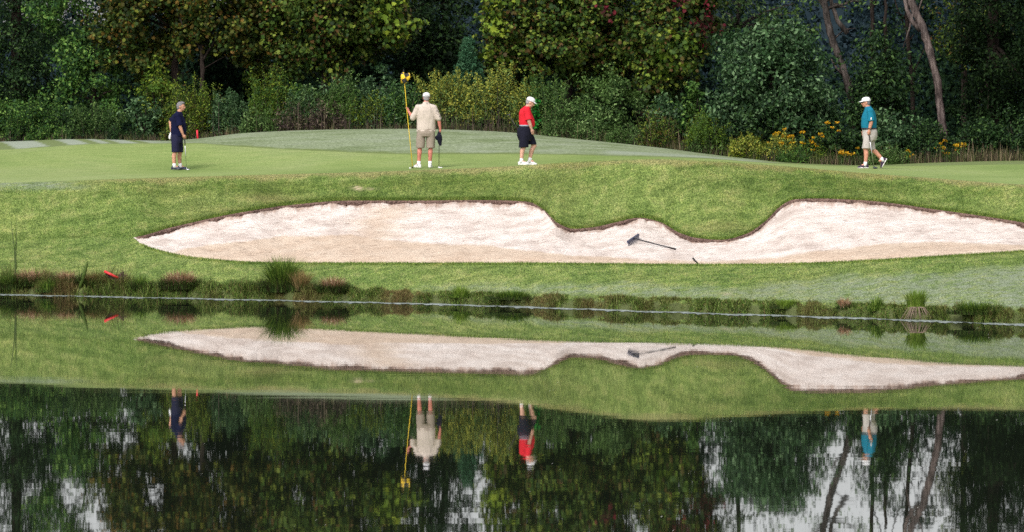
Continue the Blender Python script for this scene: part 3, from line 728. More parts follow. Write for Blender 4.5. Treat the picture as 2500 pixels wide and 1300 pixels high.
# --- shaded understorey filling the wood behind the edge trees
L_SHADE = pal('understorey_leaf', [(.008, .018, .010), (.013, .029, .015), (.022, .044, .019), (.006, .013, .011)], (.016, .032, .014), trans=0, spec=.0, tint=(1, 1, 1))  # shade inside the wood put into these dark leaf colours
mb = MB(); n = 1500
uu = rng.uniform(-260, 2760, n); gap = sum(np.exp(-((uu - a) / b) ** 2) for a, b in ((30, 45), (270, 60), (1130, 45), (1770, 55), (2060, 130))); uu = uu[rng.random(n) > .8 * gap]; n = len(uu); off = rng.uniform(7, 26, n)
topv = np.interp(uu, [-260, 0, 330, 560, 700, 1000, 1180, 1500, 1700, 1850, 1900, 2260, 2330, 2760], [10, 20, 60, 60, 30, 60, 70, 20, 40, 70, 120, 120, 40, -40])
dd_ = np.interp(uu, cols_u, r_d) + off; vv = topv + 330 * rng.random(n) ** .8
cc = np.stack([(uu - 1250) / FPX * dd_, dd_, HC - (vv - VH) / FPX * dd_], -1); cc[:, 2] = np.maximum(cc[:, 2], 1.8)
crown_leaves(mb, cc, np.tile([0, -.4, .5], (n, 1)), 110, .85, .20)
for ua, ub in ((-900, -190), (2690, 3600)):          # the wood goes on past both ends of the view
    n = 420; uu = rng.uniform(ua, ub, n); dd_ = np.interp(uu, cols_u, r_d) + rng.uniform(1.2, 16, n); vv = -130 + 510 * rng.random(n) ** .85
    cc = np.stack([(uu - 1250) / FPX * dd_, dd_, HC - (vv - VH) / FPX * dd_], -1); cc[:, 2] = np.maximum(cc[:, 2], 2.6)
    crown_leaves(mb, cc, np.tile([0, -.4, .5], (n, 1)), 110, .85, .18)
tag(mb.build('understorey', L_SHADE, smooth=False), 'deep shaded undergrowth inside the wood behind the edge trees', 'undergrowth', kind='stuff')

# --- trees, left to right
tree(40, 4.5, 'dense dark evergreen tree filling the top left corner', [(40, 120, 120, 240, 1.8, 130), (60, -170, 90, 130, 1.6, 34)], L_DARK, trunk=((40, 340, .2), (40, 0, .16), (40, -400, .05)), size=.11, cr=.5, per=150)
tree(225, 3.2, 'mid green leafy tree beside the dense evergreen at left', [(225, 215, 100, 135, 1.2, 60), (200, 130, 60, 60, .8, 20), (150, -10, 90, 80, 1.0, 36)], L_MID, trunk=((225, 340, .12), (228, 100, .05)), size=.12, cr=.45, per=120)
tree(432, 4.0, 'rusty autumn tree with straight dark trunk behind the man in navy', [(400, 40, 170, 110, 1.7, 70), (410, -140, 210, 170, 2, 95), (300, 60, 80, 60, .8, 20), (350, 150, 90, 45, .9, 16)], L_BROWN, trunk=((434, 345, .11), (428, 160, .10), (425, -50, .09), (425, -300, .04)), size=.125, tpl=LOB, cr=.5, per=155)
tree(495, 3.4, 'brown leaved tree with slender forked trunk right of the man in navy', [(570, 20, 150, 110, 1.7, 62), (570, -150, 190, 170, 2, 90), (640, 90, 80, 60, .8, 24), (690, -40, 90, 90, 1, 24)], L_BROWN, BARK_D, trunk=((494, 345, .075), (494, 190, .07), (493, 110, .06)), extra=[(((494, 150), (520, 105), (548, 70), (575, 10)), .045, .02), (((493, 125), (470, 100), (447, 70), (430, 20)), .04, .015), (((494, 115), (500, 60), (505, -10), (510, -120)), .05, .02), (((495, 170), (530, 150), (562, 128)), .02, .008)], size=.125, tpl=LOB, cr=.5, per=155)
tree(815, 3.6, 'broad leaved green tree whose yellowing edge stands left of the flag', [(810, 30, 190, 130, 1.8, 105), (810, -150, 210, 170, 2, 110), (960, -60, 70, 60, .8, 18), (915, 70, 80, 80, .8, 30), (760, 130, 110, 60, 1, 24)], L_OLIVE, trunk=((790, 345, .12), (795, 150, .11), (805, -50, .09), (810, -300, .04)), size=.125, tpl=LOB, cr=.48, per=165)
o = [q for q in C.objects if q.get('label', '').startswith('broad leaved green tree')][0]
add_crown(o, 'yellowing_leaves', 950, 60, 45, 75, .5, 16, L_YELLO, 26, .4, .19, LOB, -.9)
dt = tree(1085, 9, 'dead tree with bare twisting branches in the dark gap behind the flag', [], L_DARK, BARK_G, trunk=((1120, 345, .13), (1105, 150, .12), (1085, 40, .10), (1070, -120, .07), (1065, -350, .03)),
  extra=[(((1070, -10), (1050, 25), (1025, 45), (1012, 80), (1003, 125)), .035, .012), (((1040, 38), (1015, 20), (990, 8)), .02, .008), (((1105, 80), (1120, 45), (1128, 10)), .03, .015), (((1100, 100), (1078, 70), (1060, 60)), .02, .008), (((1030, 42), (1010, 60), (1000, 95)), .02, .006), (((1080, 30), (1110, 0), (1150, -60), (1165, -180)), .04, .015), (((1072, -80), (1110, -160), (1120, -260)), .03, .01)])
# pine sapling
d = ridge_d(1142) + 1.6; g = G(1142, d); o = thing('pine_sapling', 'young blue green pine rising above the goldenrod behind the flag', 'pine tree', g)
k = d / FPX; H = HC - (92 - VH) * k - g.z
mb = MB(); mb.tube([(0, 0, -.1), (0, 0, H * .5), (0, 0, H - .05)], [.05, .035, .01], 7); mb.build('trunk', BARK_D, o)
mb = MB()
for i in range(64):
    s = (i / 64) ** .8; z = H * (.25 + .75 * s); L = (.62 * (1 - s) + .10) * rng.uniform(.7, 1.1); a = i * 2.4
    tp = np.linspace(.05, 1, 44)[:, None] * np.array([math.cos(a), math.sin(a), .38]) * L + [0, 0, z - .05]
    P = np.repeat(tp, 3, 0) + rng.normal(0, .03, (132, 3)); leaves(mb, P, rng.uniform(.09, .17, 132), NAR, .9)
mb.build('crown', L_PINE, o, smooth=False)
tree(1395, 3.4, 'big olive autumn tree spreading above the man in red', [(1390, 60, 190, 150, 1.9, 150), (1400, -140, 230, 170, 2, 115), (1230, -70, 70, 70, 1, 22), (1260, 120, 70, 100, .9, 34), (1500, 150, 100, 80, 1, 34)], L_OLIVE, trunk=((1380, 345, .15), (1385, 200, .14), (1390, 0, .11), (1395, -300, .05)), size=.12, tpl=LOB, cr=.46, per=175)
o = [q for q in C.objects if q.get('label', '').startswith('big olive autumn tree')][0]
add_crown(o, 'yellowing_leaves', 1215, 75, 36, 95, .5, 18, L_YELLO, 26, .4, .18, LOB, -.8)
o = tree(1655, 3.0, 'tree with crimson leaves mixed in its green crown beside the big olive tree', [(1640, 70, 110, 120, 1.5, 72), (1660, -120, 160, 150, 1.6, 64), (1600, 190, 70, 70, .9, 22)], L_OLIVE, trunk=((1560, 345, .09), (1565, 220, .08), (1590, 100, .07), (1640, -100, .05)), extra=[(((1568, 200), (1600, 140), (1625, 95)), .03, .012), (((1563, 230), (1590, 210), (1618, 190)), .02, .01)], size=.12, tpl=LOB, cr=.46, per=165)
add_crown(o, 'crimson_leaves', 1712, 60, 16, 85, .4, 12, L_RED, 15, .26, .15, LOB, -1.0)
add_crown(o, 'crimson_leaves', 1680, 30, 30, 22, .4, 6, L_RED, 12, .28, .15, LOB, -1.3)
add_crown(o, 'crimson_leaves', 1470, 25, 30, 26, .4, 6, L_RED, 12, .3, .15, LOB, -1.4)
add_crown(o, 'yellowing_leaves', 1650, 120, 60, 60, .5, 14, L_YELLO, 22, .36, .16, LOB, -1.0)
tree(1888, 2.0, 'large rounded grey green tree left of the leaning grey trunk', [(1888, 215, 160, 150, 1.7, 150), (1880, 120, 110, 70, 1.2, 40), (1960, 290, 80, 60, .9, 24), (1790, 280, 70, 70, .9, 24)], L_BLUE, trunk=((1890, 385, .12), (1888, 200, .10), (1885, 70, .04)), size=.13, cr=.46, per=120)
tree(1790, 6.5, 'thin half bare tree behind the rounded grey green tree', [(1800, 30, 120, 80, 1.2, 34), (1790, -140, 110, 110, 1.4, 16), (1960, 40, 60, 50, .8, 9)], L_GREY, BARK_G, trunk=((1790, 380, .08), (1800, 100, .07), (1810, -250, .03)), size=.14, cr=.42, per=42, limbs=20)
tree(2085, 4.0, 'grey trunked tree leaning left above the man in teal', [(2000, -150, 90, 70, 1.1, 14), (1960, -60, 60, 50, .7, 9), (2090, -40, 50, 60, .7, 7)], L_GREY, BARK_G, trunk=((2092, 395, .12), (2082, 250, .11), (2056, 160, .105), (2032, 100, .10), (2018, 40, .095), (2006, -40, .085), (1990, -250, .05)),
  extra=[(((2062, 185), (2044, 168), (2030, 145)), .06, .02), (((2068, 85), (2045, 50), (2030, 5), (2022, -60), (2000, -220)), .08, .03), (((2030, 100), (2060, 75), (2090, 70)), .025, .008), (((2020, 30), (1990, -10), (1965, -70)), .035, .008), (((2015, -10), (2040, -60), (2050, -130)), .03, .008)], size=.13, cr=.42, per=44, limbs=22)
tree(2165, 3.2, 'ivy covered green tree between the two leaning trunks', [(2160, 215, 62, 125, .9, 64), (2120, 260, 60, 90, .9, 30), (2150, 90, 40, 40, .7, 6)], L_DARK, trunk=((2165, 400, .1), (2162, 100, .06), (2160, 0, .03)), size=.12, cr=.4, per=105)
tree(2300, 3.6, 'thick pale trunk leaning left at the right side of the wood', [(2190, -190, 90, 60, 1.1, 9)], L_GREY, BARK_P, trunk=((2306, 395, .18), (2299, 280, .108), (2284, 180, .105), (2264, 100, .11), (2243, 45, .11), (2220, -5, .105), (2180, -120, .12), (2120, -330, .06)),
  extra=[(((2250, 75), (2228, 50), (2215, 20), (2205, -40), (2190, -200)), .085, .03), (((2228, 35), (2218, 70), (2206, 115)), .03, .015), (((2240, 30), (2250, 5), (2262, -30)), .03, .012), (((2200, -60), (2240, -140), (2250, -250)), .05, .015), (((2190, -90), (2150, -140), (2100, -170)), .04, .01)], size=.13, cr=.42, per=44, limbs=22)
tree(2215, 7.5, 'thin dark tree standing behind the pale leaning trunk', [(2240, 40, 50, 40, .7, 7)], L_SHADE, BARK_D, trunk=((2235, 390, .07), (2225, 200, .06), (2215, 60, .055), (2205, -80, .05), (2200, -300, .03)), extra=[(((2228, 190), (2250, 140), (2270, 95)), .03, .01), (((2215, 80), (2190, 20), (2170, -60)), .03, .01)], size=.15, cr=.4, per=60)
tree(2130, 9.5, 'slender straight tree deep in the gap between the leaning trunks', [(2110, -190, 60, 50, .8, 7)], L_GREY, BARK_D, trunk=((2128, 390, .07), (2130, 150, .06), (2126, -100, .05), (2120, -350, .025)), extra=[(((2128, -20), (2100, -90), (2080, -170)), .03, .008), (((2128, 30), (2150, -30), (2165, -110)), .03, .008)], size=.15, cr=.4, per=46)
tree(2420, 3.0, 'very dark evergreen tree filling the right edge', [(2430, 150, 110, 240, 1.7, 150), (2420, -200, 110, 200, 1.7, 34)], L_BLACK, trunk=((2425, 390, .18), (2425, 0, .15), (2425, -350, .05)), size=.11, cr=.48, per=140)
tree(2350, 6.5, 'tall thin leaved tree behind the dark evergreen at right', [(2350, 60, 80, 120, 1.2, 30), (2340, -120, 70, 90, 1.2, 12)], L_OLIVE, BARK_D, trunk=((2355, 390, .1), (2350, 0, .08), (2345, -300, .03)), size=.12, cr=.42, per=80)
tree(2620, 3.5, 'dark evergreen tree just outside the right edge', [(2620, 100, 110, 280, 1.7, 110)], L_BLACK, trunk=((2620, 390, .16), (2620, -200, .05)), size=.13, cr=.5, per=110)
tree(-150, 4, 'dark evergreen tree just outside the left edge', [(-150, 60, 110, 300, 1.8, 110)], L_DARK, trunk=((-150, 345, .16), (-150, -200, .05)), size=.13, cr=.5, per=110)
tree(620, 6.0, 'small yellow green tree under the brown tree right of the forked trunk', [(640, 190, 42, 75, .7, 26)], L_YELLO, trunk=((640, 335, .05), (640, 140, .02)), size=.14, cr=.36, per=60)
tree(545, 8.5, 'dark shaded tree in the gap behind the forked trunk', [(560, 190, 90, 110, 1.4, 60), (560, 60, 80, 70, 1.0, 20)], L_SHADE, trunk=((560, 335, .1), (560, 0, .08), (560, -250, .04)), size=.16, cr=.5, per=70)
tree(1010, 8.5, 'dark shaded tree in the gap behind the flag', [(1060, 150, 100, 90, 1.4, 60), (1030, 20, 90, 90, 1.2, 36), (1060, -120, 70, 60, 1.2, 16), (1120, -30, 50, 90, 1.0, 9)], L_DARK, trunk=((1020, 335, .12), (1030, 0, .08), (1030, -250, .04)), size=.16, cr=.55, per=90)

# --- shrubs along the edge: (u, half width px, top row, off, leaf, leaf size, clumps, label)
def shrub(u, hw, vt, off, leaf, size, n, label, per=95, cr=.30, tpl=LOZ):
    d = ridge_d(u) + off; g = G(u, d); o = thing('shrub', label, 'shrub', g, group='shrubs along the edge of the wood'); k = d / FPX
    H = HC - (vt - VH) * k - g.z; W = hw * k
    mb = MB()
    for i in range(7):
        a = rng.uniform(0, 6.28); mb.tube(limb_pts((rng.normal(0, .06), rng.normal(0, .06), -.1), (W * .6 * math.cos(a), .35 * math.sin(a), H * rng.uniform(.55, .85)), .08), np.linspace(.025, .008, 5), 5)
    mb.build('stems', BARK_D, o)
    c, dd = clumps(n, (0, 0, H * .5), (W * .95, min(.9, .5 * W + .25), H * .5), .5); mb = MB(); crown_leaves(mb, c, dd, per, cr, size, tpl); mb.build('foliage', leaf, o, smooth=False)
    return o
SHR = [
 (20, 75, 238, 1.4, L_MID, .10, 44, 'mid green shrub at the far left end of the green'),
 (105, 60, 255, 1.0, L_MID, .10, 34, 'low bright shrub second from the left end of the wood edge'),
 (190, 60, 268, 1.3, L_DARK, .09, 34, 'low dark shrub behind the striped dewy turf'),
 (262, 50, 250, 1.8, L_MID, .10, 34, 'bushy green shrub left of the man in navy'),
 (385, 52, 150, 2.2, L_YELLO, .11, 52, 'tall yellow green shrub behind the head of the man in navy'),
 (352, 40, 245, .9, L_BLUE, .10, 26, 'rounded blue green shrub just left of the man in navy'),
 (455, 45, 225, 1.6, L_OLIVE, .10, 34, 'olive brown shrub between the two slim trunks'),
 (535, 46, 250, 1.2, L_BLUE, .10, 32, 'blue green shrub just right of the upright red stake'),
 (585, 34, 262, .8, L_GREY, .09, 22, 'small grey green shrub low beside the red stake'),
 (690, 56, 196, 1.6, L_MID, .11, 44, 'leafy mid green shrub below the brown tree'),
 (765, 50, 215, 1.2, L_GREY, .09, 36, 'grey green shrub in the middle of the left wood edge'),
 (845, 56, 205, 1.5, L_BLUE, .09, 42, 'dark blue green shrub well left of the flagstick'),
 (925, 56, 176, 1.8, L_BLUE, .10, 50, 'tall blue green shrub immediately left of the flagstick'),
 (975, 42, 250, .9, L_MID, .10, 26, 'low rounded shrub at the foot of the flagstick line'),
 (1345, 45, 205, 1.5, L_GREY, .09, 40, 'grey green shrub to the right of the man in red'),
 (1490, 76, 175, 1.3, L_GREY, .10, 92, 'broad domed grey green shrub halfway between red and teal men'),
 (1415, 50, 235, .9, L_GREY, .09, 36, 'lower grey green shrub beside the broad domed shrub'),
 (1625, 50, 240, 1.3, L_BLUE, .11, 36, 'dark leafy shrub right of the broad domed shrub'),
 (1690, 46, 215, 1.7, L_MID, .13, 34, 'shrub with big fresh green leaves left of the rounded tree'),
 (1840, 56, 300, .8, L_DARK, .09, 32, 'dark shrub under the rounded grey green tree'),
 (2020, 60, 318, 1.0, L_DARK, .10, 34, 'dark shrub left of the man in teal below the leaning trunk'),
 (2100, 50, 270, 1.6, L_DARK, .11, 34, 'dark shrub right behind the man in teal'),
 (2195, 66, 262, 1.2, L_BLUE, .11, 48, 'dark blue green shrub between the man in teal and the pale trunk'),
 (2275, 50, 300, .9, L_DARK, .09, 30, 'dark shrub covering the foot of the pale leaning trunk'),
 (2390, 66, 290, 1.2, L_DARK, .09, 44, 'low dark shrub below the dark evergreen at right'),
 (2490, 50, 270, 1.0, L_DARK, .09, 34, 'dark shrub at the right end of the wood edge')]
for s in SHR: shrub(*s)

# --- tall weeds: stems with narrow leaves and plumes
def weeds(u, hw, vt, off, n, label, plume=None, stem=L_STEM, leaf=None, name='weed_clump', cat='weeds', flower=None, group='weed clumps along the wood edge', dep=.5, lean=.10, plume_len=.35, leafn=34):
    d = ridge_d(u) + off; g = G(u, d); o = thing(name, label, cat, g, group=group); k = d / FPX; H = HC - (vt - VH) * k - g.z; W = hw * k
    x = rng.uniform(-W, W, n); y = rng.uniform(-dep, dep, n); h = H * (.34 + .80 * rng.random(n) ** 1.5) * (1 - .25 * (abs(x) / W) ** 2)
    z0 = gz(u + x / k, d + y) - g.z - .03
    P = np.stack([x, y, z0], -1); az = rng.uniform(0, 6.28, n); ln = np.clip(rng.normal(lean, .11, n), 0, .6)
    mb = MB(); blades(mb, P, h, rng.uniform(.008, .015, n), ln, seg=3, az=az); mb.build('stems', stem, o, smooth=False)
    ang = ln * 1.5
    def along(i, s): return P[i] + np.stack([np.cos(az[i]) * h[i] * s * np.sin(ang[i] * s), np.sin(az[i]) * h[i] * s * np.sin(ang[i] * s), h[i] * s * np.cos(ang[i] * s * .8)], -1)
    if leaf is not None:
        i = np.repeat(np.arange(n), leafn); s = rng.uniform(.06, .97, len(i)); mb = MB()
        leaves(mb, along(i, s) + rng.normal(0, .05, (len(i), 3)), rng.uniform(.06, .15, len(i)), NAR, .3); mb.build('leaves', leaf, o, smooth=False)
    if plume is not None:
        i = np.repeat(np.arange(n), 60); s = 1 - plume_len * rng.random(len(i)) ** 1.0; mb = MB(); sp = .014 + .065 * (1.02 - s) / plume_len
        leaves(mb, along(i, s) + rng.normal(0, 1, (len(i), 3)) * sp[:, None], rng.uniform(.035, .075, len(i)), LOZ, .7); mb.build('plumes', plume, o, smooth=False)
    if flower is not None:
        i = np.argsort(-h)[:max(5, n // 2)]; top = along(i, np.ones(len(i)))
        for c in top:                     # every head of petals a part
            mb = MB(); m_ = 30; leaves(mb, c + np.clip(rng.normal(0, 1, (m_, 3)), -1.2, 1.2) * np.array([.045, .035, .02]) * rng.uniform(.6, 1.2), rng.uniform(.045, .085, m_), LOZ, 1.4); mb.build('flower_head', flower, o, smooth=False)
    return o
G_ROD = 'goldenrod clumps'
for a in [
 (1068, 26, 160, .9, 60, 'tall goldenrod clump just right of the flagstick top'),
 (1120, 36, 172, .8, 100, 'pale goldenrod clump above the right shoulder of the man in beige'),
 (1172, 32, 190, .6, 84, 'lower goldenrod clump midway between beige and red men'),
 (1222, 32, 160, .8, 92, 'tallest goldenrod clump left of the man in red'),
 (1282, 30, 198, .7, 70, 'goldenrod clump directly behind the cap of the man in red')]:
    weeds(*a, plume=L_GOLD, leaf=L_GREY, name='goldenrod', cat='goldenrod', group=G_ROD, dep=.45)
weeds(1725, 46, 282, .4, 70, 'green goldenrod stand under the rounded tree left of the yellow flowers', plume=L_YELLO, leaf=L_GREY, stem=L_STEM, name='goldenrod', cat='goldenrod', group=G_ROD)
weeds(1830, 44, 325, .4, 80, 'yellow goldenrod bed in front of the rounded grey green tree', plume=L_GOLD, leaf=L_YELLO, flower=None, name='goldenrod', cat='goldenrod', group=G_ROD, plume_len=.5)
weeds(1905, 30, 316, .6, 40, 'goldenrod bed with orange yellow tips right of the yellow bed', plume=L_GOLD, leaf=L_GREY, flower=L_FLOW, name='goldenrod', cat='goldenrod', group=G_ROD)
FLG = 'yellow flowering plants'
for a in [
 (1985, 28, 325, .5, 26, 'orange yellow flowering plant left of the man in teal'),
 (2018, 18, 300, .7, 14, 'tallest yellow flowering plant reaching beside the arm of the man in teal'),
 (2075, 22, 352, .4, 16, 'low yellow flowering plant at the feet of the man in teal'),
 (2215, 16, 368, .3, 10, 'small yellow flowering plant right of the man in teal'),
 (2305, 20, 346, .5, 14, 'yellow flowering plant below the pale leaning trunk'),
 (2338, 18, 346, .6, 12, 'yellow flowering plant among straw grass under the dark evergreen')]:
    weeds(*a, leaf=L_YELLO if a[0] < 2010 else L_MID, flower=L_FLOW, stem=L_STEM, name='flowering_plant', cat='flowering plant', group=FLG, dep=.3)
for a, kw in [
 ((1100, 60, 262, .35, 150, 'dark brown bare stems below the pale goldenrod'), {}),
 ((1200, 60, 258, .30, 170, 'dark purple brown stems left of the man in red'), {}),
 ((1265, 40, 268, .35, 100, 'brown stems crowding behind the man in red'), {}),
 ((890, 46, 246, .32, 130, 'brown seeding stems under the blue green shrubs'), {}),
 ((800, 46, 240, .32, 120, 'brown green stems left of the blue green shrubs'), dict(leaf=L_STEM, leafn=14)),
 ((720, 50, 244, .32, 130, 'grey brown stems in the middle of the left wood edge'), dict(leaf=L_STEM, leafn=14)),
 ((640, 46, 256, .3, 110, 'brownish stems right of the red stake'), dict(leaf=L_GREY)),
 ((575, 26, 296, .25, 50, 'short straw stems beside the red stake'), dict(stem=L_TANS)),
 ((440, 40, 296, .3, 70, 'short brown stems hiding the foot of the slim trunks'), dict(leaf=L_OLIVE)),
 ((300, 40, 302, .4, 60, 'short dark stems behind the striped turf'), dict(leaf=L_DARK)),
 ((130, 60, 300, .4, 80, 'short dark green stems at the left end of the wood edge'), dict(leaf=L_MID)),
 ((1375, 46, 250, .35, 90, 'grey green stems right of the man in red'), dict(leaf=L_GREY, stem=L_TANS)),
 ((1440, 40, 285, .3, 70, 'short grey stems before the lower grey green shrub'), dict(leaf=L_GREY, stem=L_TANS)),
 ((1530, 46, 300, .3, 80, 'short green stems before the broad domed shrub'), dict(leaf=L_GREY)),
 ((1605, 44, 262, .4, 90, 'tan grass stems right of the broad domed shrub'), dict(stem=L_TANS, leaf=L_OLIVE)),
 ((1665, 34, 285, .35, 60, 'tan grass stems under the big fresh leaves'), dict(stem=L_TANS)),
 ((1940, 40, 352, .3, 60, 'green stems between the goldenrod and the orange yellow flowers'), dict(leaf=L_MID)),
 ((2045, 40, 352, .25, 90, 'straw grass left of the feet of the man in teal'), dict(stem=L_TANS)),
 ((2160, 44, 345, .3, 110, 'straw and green grass right of the man in teal'), dict(stem=L_TANS, leaf=L_GREY)),
 ((2260, 40, 352, .3, 90, 'straw grass below the pale leaning trunk'), dict(stem=L_TANS)),
 ((2370, 40, 342, .25, 140, 'thick straw grass below the dark evergreen at right'), dict(stem=L_TANS)),
 ((2450, 46, 345, .25, 130, 'straw grass at the right end of the wood edge'), dict(stem=L_TANS))]:
    weeds(*a, lean=.16 if kw.get('stem') is L_TANS else .09, **kw)
for a, kw in [
 ((470, 60, 189, .8, 102, 'tall pale green weeds behind the man in navy'), dict(plume=L_YELLO, leaf=L_OLIVE)),
 ((560, 40, 219, .6, 74, 'pale green weeds above the upright red stake'), dict(plume=L_BLUE, leaf=L_BLUE)),
 ((660, 40, 164, .9, 102, 'feathery yellow green weeds right of the red stake'), dict(plume=L_YELLO, leaf=L_MID)),
 ((740, 46, 216, .7, 108, 'tall feathery grey green weeds left of the middle of the wood edge'), dict(plume=L_BLUE, leaf=L_GREY)),
 ((835, 36, 180, .8, 95, 'tall pale weeds well left of the flagstick'), dict(plume=L_GREY, leaf=L_MID)),
 ((900, 40, 224, .6, 85, 'yellow tipped weeds just left of the flagstick'), dict(plume=L_YELLO, leaf=L_BLUE)),
 ((985, 40, 196, .6, 85, 'pale weeds behind the flagstick and the left arm of the man in beige'), dict(plume=L_MID, leaf=L_BLUE)),
 ((1340, 50, 184, .8, 112, 'tall pale green weeds just right of the man in red'), dict(plume=L_GREY, leaf=L_MID)),
 ((90, 70, 246, .6, 119, 'pale green weeds at the left end of the wood edge'), dict(plume=L_MID, leaf=L_DARK)),
 ((230, 60, 254, .6, 102, 'pale green weeds behind the striped turf'), dict(plume=L_GREY, leaf=L_DARK))]:
    weeds(*a, lean=.10, plume_len=.55, **kw)
# fringe of short rough stems where the mown turf ends
n = 12000; u = rng.uniform(-500, 3100, n); d = np.interp(u, cols_u, r_d) + rng.uniform(-.08, .45, n); z = gz(u, d)
mb = MB(); blades(mb, np.stack([(u - 1250) / FPX * d, d, z - .02], -1), rng.uniform(.08, .34, n) * np.interp(u, [0, 1300, 1600, 2600], [.8, .8, 1.2, 1.2]), .016, rng.uniform(.05, .5, n), seg=2)
FR = leaf_mat('fringe_stems', [(.05, .07, .02), (.09, .10, .035), (.05, .04, .03), (.13, .11, .06), (.035, .055, .018), (.08, .055, .04)])
tag(mb.build('fringe_weeds', FR, smooth=False), 'short rough stems where the mown turf meets the wood', 'weeds', kind='stuff')
# one vivid plant beside the man in red
d = ridge_d(1309) + .05; g = G(1309, d); o = thing('sapling', 'vivid green leafy sapling right in front of the man in red', 'sapling', g)
mb = MB(); mb.tube([(0, 0, -.05), (.01, 0, .5), (.0, 0, .95)], [.012, .01, .005], 5); mb.build('stem', BARK_D, o)
mb = MB(); P = np.stack([rng.normal(0, .045, 150), rng.normal(0, .05, 150), rng.uniform(.1, .98, 150)], -1); leaves(mb, P, rng.uniform(.08, .15, 150), LOZ, .3); mb.build('leaves', L_VIVID, o, smooth=False)
# ---------------------------------------------------------------- tufts, reeds, stakes on the bank
def mat_blades(name, cols): return leaf_mat(name, cols, trans=.35)
M_GREENB = mat_blades('green_blades', [(.075, .15, .02), (.13, .22, .03), (.19, .27, .045), (.04, .08, .015)])
M_LIMEB = mat_blades('lime_blades', [(.16, .26, .03), (.20, .30, .04), (.11, .20, .025), (.22, .30, .06)])
M_RUSTB = mat_blades('rust_blades', [(.36, .20, .11), (.50, .32, .20), (.28, .15, .08), (.55, .40, .27), (.17, .10, .05)])
M_TANB = mat_blades('straw_blades', [(.30, .20, .08), (.24, .15, .06), (.34, .25, .12), (.16, .15, .05)])
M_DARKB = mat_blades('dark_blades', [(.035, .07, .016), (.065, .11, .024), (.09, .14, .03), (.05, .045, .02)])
M_ROOT = plain('bare_root', (.20, .15, .11), .9)

def tuft(u, off, h, rad, n, mat, label, name='grass_tuft', base=None, nb=0, wid=.014, lean=(.1, .75), bh=.5, group=None, basename='lower_leaves'):
    d = shore_d(u) + off; g = G(u, d); g.z = max(g.z, 0) - .01
    o = thing(name, label, 'grass tuft', g, group=group)
    a = rng.uniform(0, 2 * np.pi, n); r = rad * np.sqrt(rng.random(n)) * .6
    P = np.stack([r * np.cos(a), r * np.sin(a) * .6, 0 * r], -1)
    mb = MB(); ln = np.clip(rng.uniform(lean[0], lean[1], n) * (.35 + r / rad), 0, 1.1)
    blades(mb, P, h * rng.uniform(.55, 1.05, n), wid, ln, seg=3, az=a + rng.normal(0, .5, n))
    mb.build('blades', mat, o, smooth=False)
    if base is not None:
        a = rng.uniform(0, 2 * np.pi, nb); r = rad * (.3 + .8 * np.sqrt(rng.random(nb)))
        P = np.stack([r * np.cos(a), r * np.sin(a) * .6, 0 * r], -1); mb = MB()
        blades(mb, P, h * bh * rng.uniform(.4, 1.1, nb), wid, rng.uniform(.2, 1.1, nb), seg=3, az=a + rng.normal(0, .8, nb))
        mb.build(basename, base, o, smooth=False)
    return o
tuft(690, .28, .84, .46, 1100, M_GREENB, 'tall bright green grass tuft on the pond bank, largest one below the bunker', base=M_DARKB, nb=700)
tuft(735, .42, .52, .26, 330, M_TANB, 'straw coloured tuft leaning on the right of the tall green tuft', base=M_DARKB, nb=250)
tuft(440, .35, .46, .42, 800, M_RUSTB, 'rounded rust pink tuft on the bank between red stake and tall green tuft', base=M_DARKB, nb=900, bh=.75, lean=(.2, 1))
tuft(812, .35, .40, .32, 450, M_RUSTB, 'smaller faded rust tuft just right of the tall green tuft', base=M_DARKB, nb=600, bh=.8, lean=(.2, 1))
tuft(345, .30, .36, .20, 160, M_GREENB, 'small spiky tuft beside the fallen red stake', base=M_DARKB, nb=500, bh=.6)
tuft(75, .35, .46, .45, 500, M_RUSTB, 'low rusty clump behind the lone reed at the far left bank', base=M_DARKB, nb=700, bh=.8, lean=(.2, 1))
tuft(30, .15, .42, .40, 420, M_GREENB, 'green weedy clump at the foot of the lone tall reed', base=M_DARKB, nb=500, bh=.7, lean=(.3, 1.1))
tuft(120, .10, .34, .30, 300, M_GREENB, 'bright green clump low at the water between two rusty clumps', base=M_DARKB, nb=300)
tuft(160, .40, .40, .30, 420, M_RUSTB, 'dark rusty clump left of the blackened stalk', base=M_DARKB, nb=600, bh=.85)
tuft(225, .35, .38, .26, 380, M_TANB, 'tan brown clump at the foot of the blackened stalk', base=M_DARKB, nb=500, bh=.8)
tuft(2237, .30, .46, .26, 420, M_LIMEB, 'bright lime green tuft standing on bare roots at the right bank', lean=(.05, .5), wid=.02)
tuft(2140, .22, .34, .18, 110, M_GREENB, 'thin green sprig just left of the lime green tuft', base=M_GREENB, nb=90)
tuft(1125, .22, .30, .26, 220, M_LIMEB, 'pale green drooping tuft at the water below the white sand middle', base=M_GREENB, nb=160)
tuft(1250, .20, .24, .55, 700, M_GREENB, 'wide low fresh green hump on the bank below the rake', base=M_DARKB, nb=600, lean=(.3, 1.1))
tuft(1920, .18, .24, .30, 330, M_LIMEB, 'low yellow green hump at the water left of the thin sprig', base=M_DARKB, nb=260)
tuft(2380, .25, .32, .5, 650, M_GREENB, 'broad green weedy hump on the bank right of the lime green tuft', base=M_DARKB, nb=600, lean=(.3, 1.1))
tuft(2062, .25, .26, .15, 200, M_RUSTB, 'narrow rusty red weed patch right of the low yellow green hump', base=M_DARKB, nb=160)
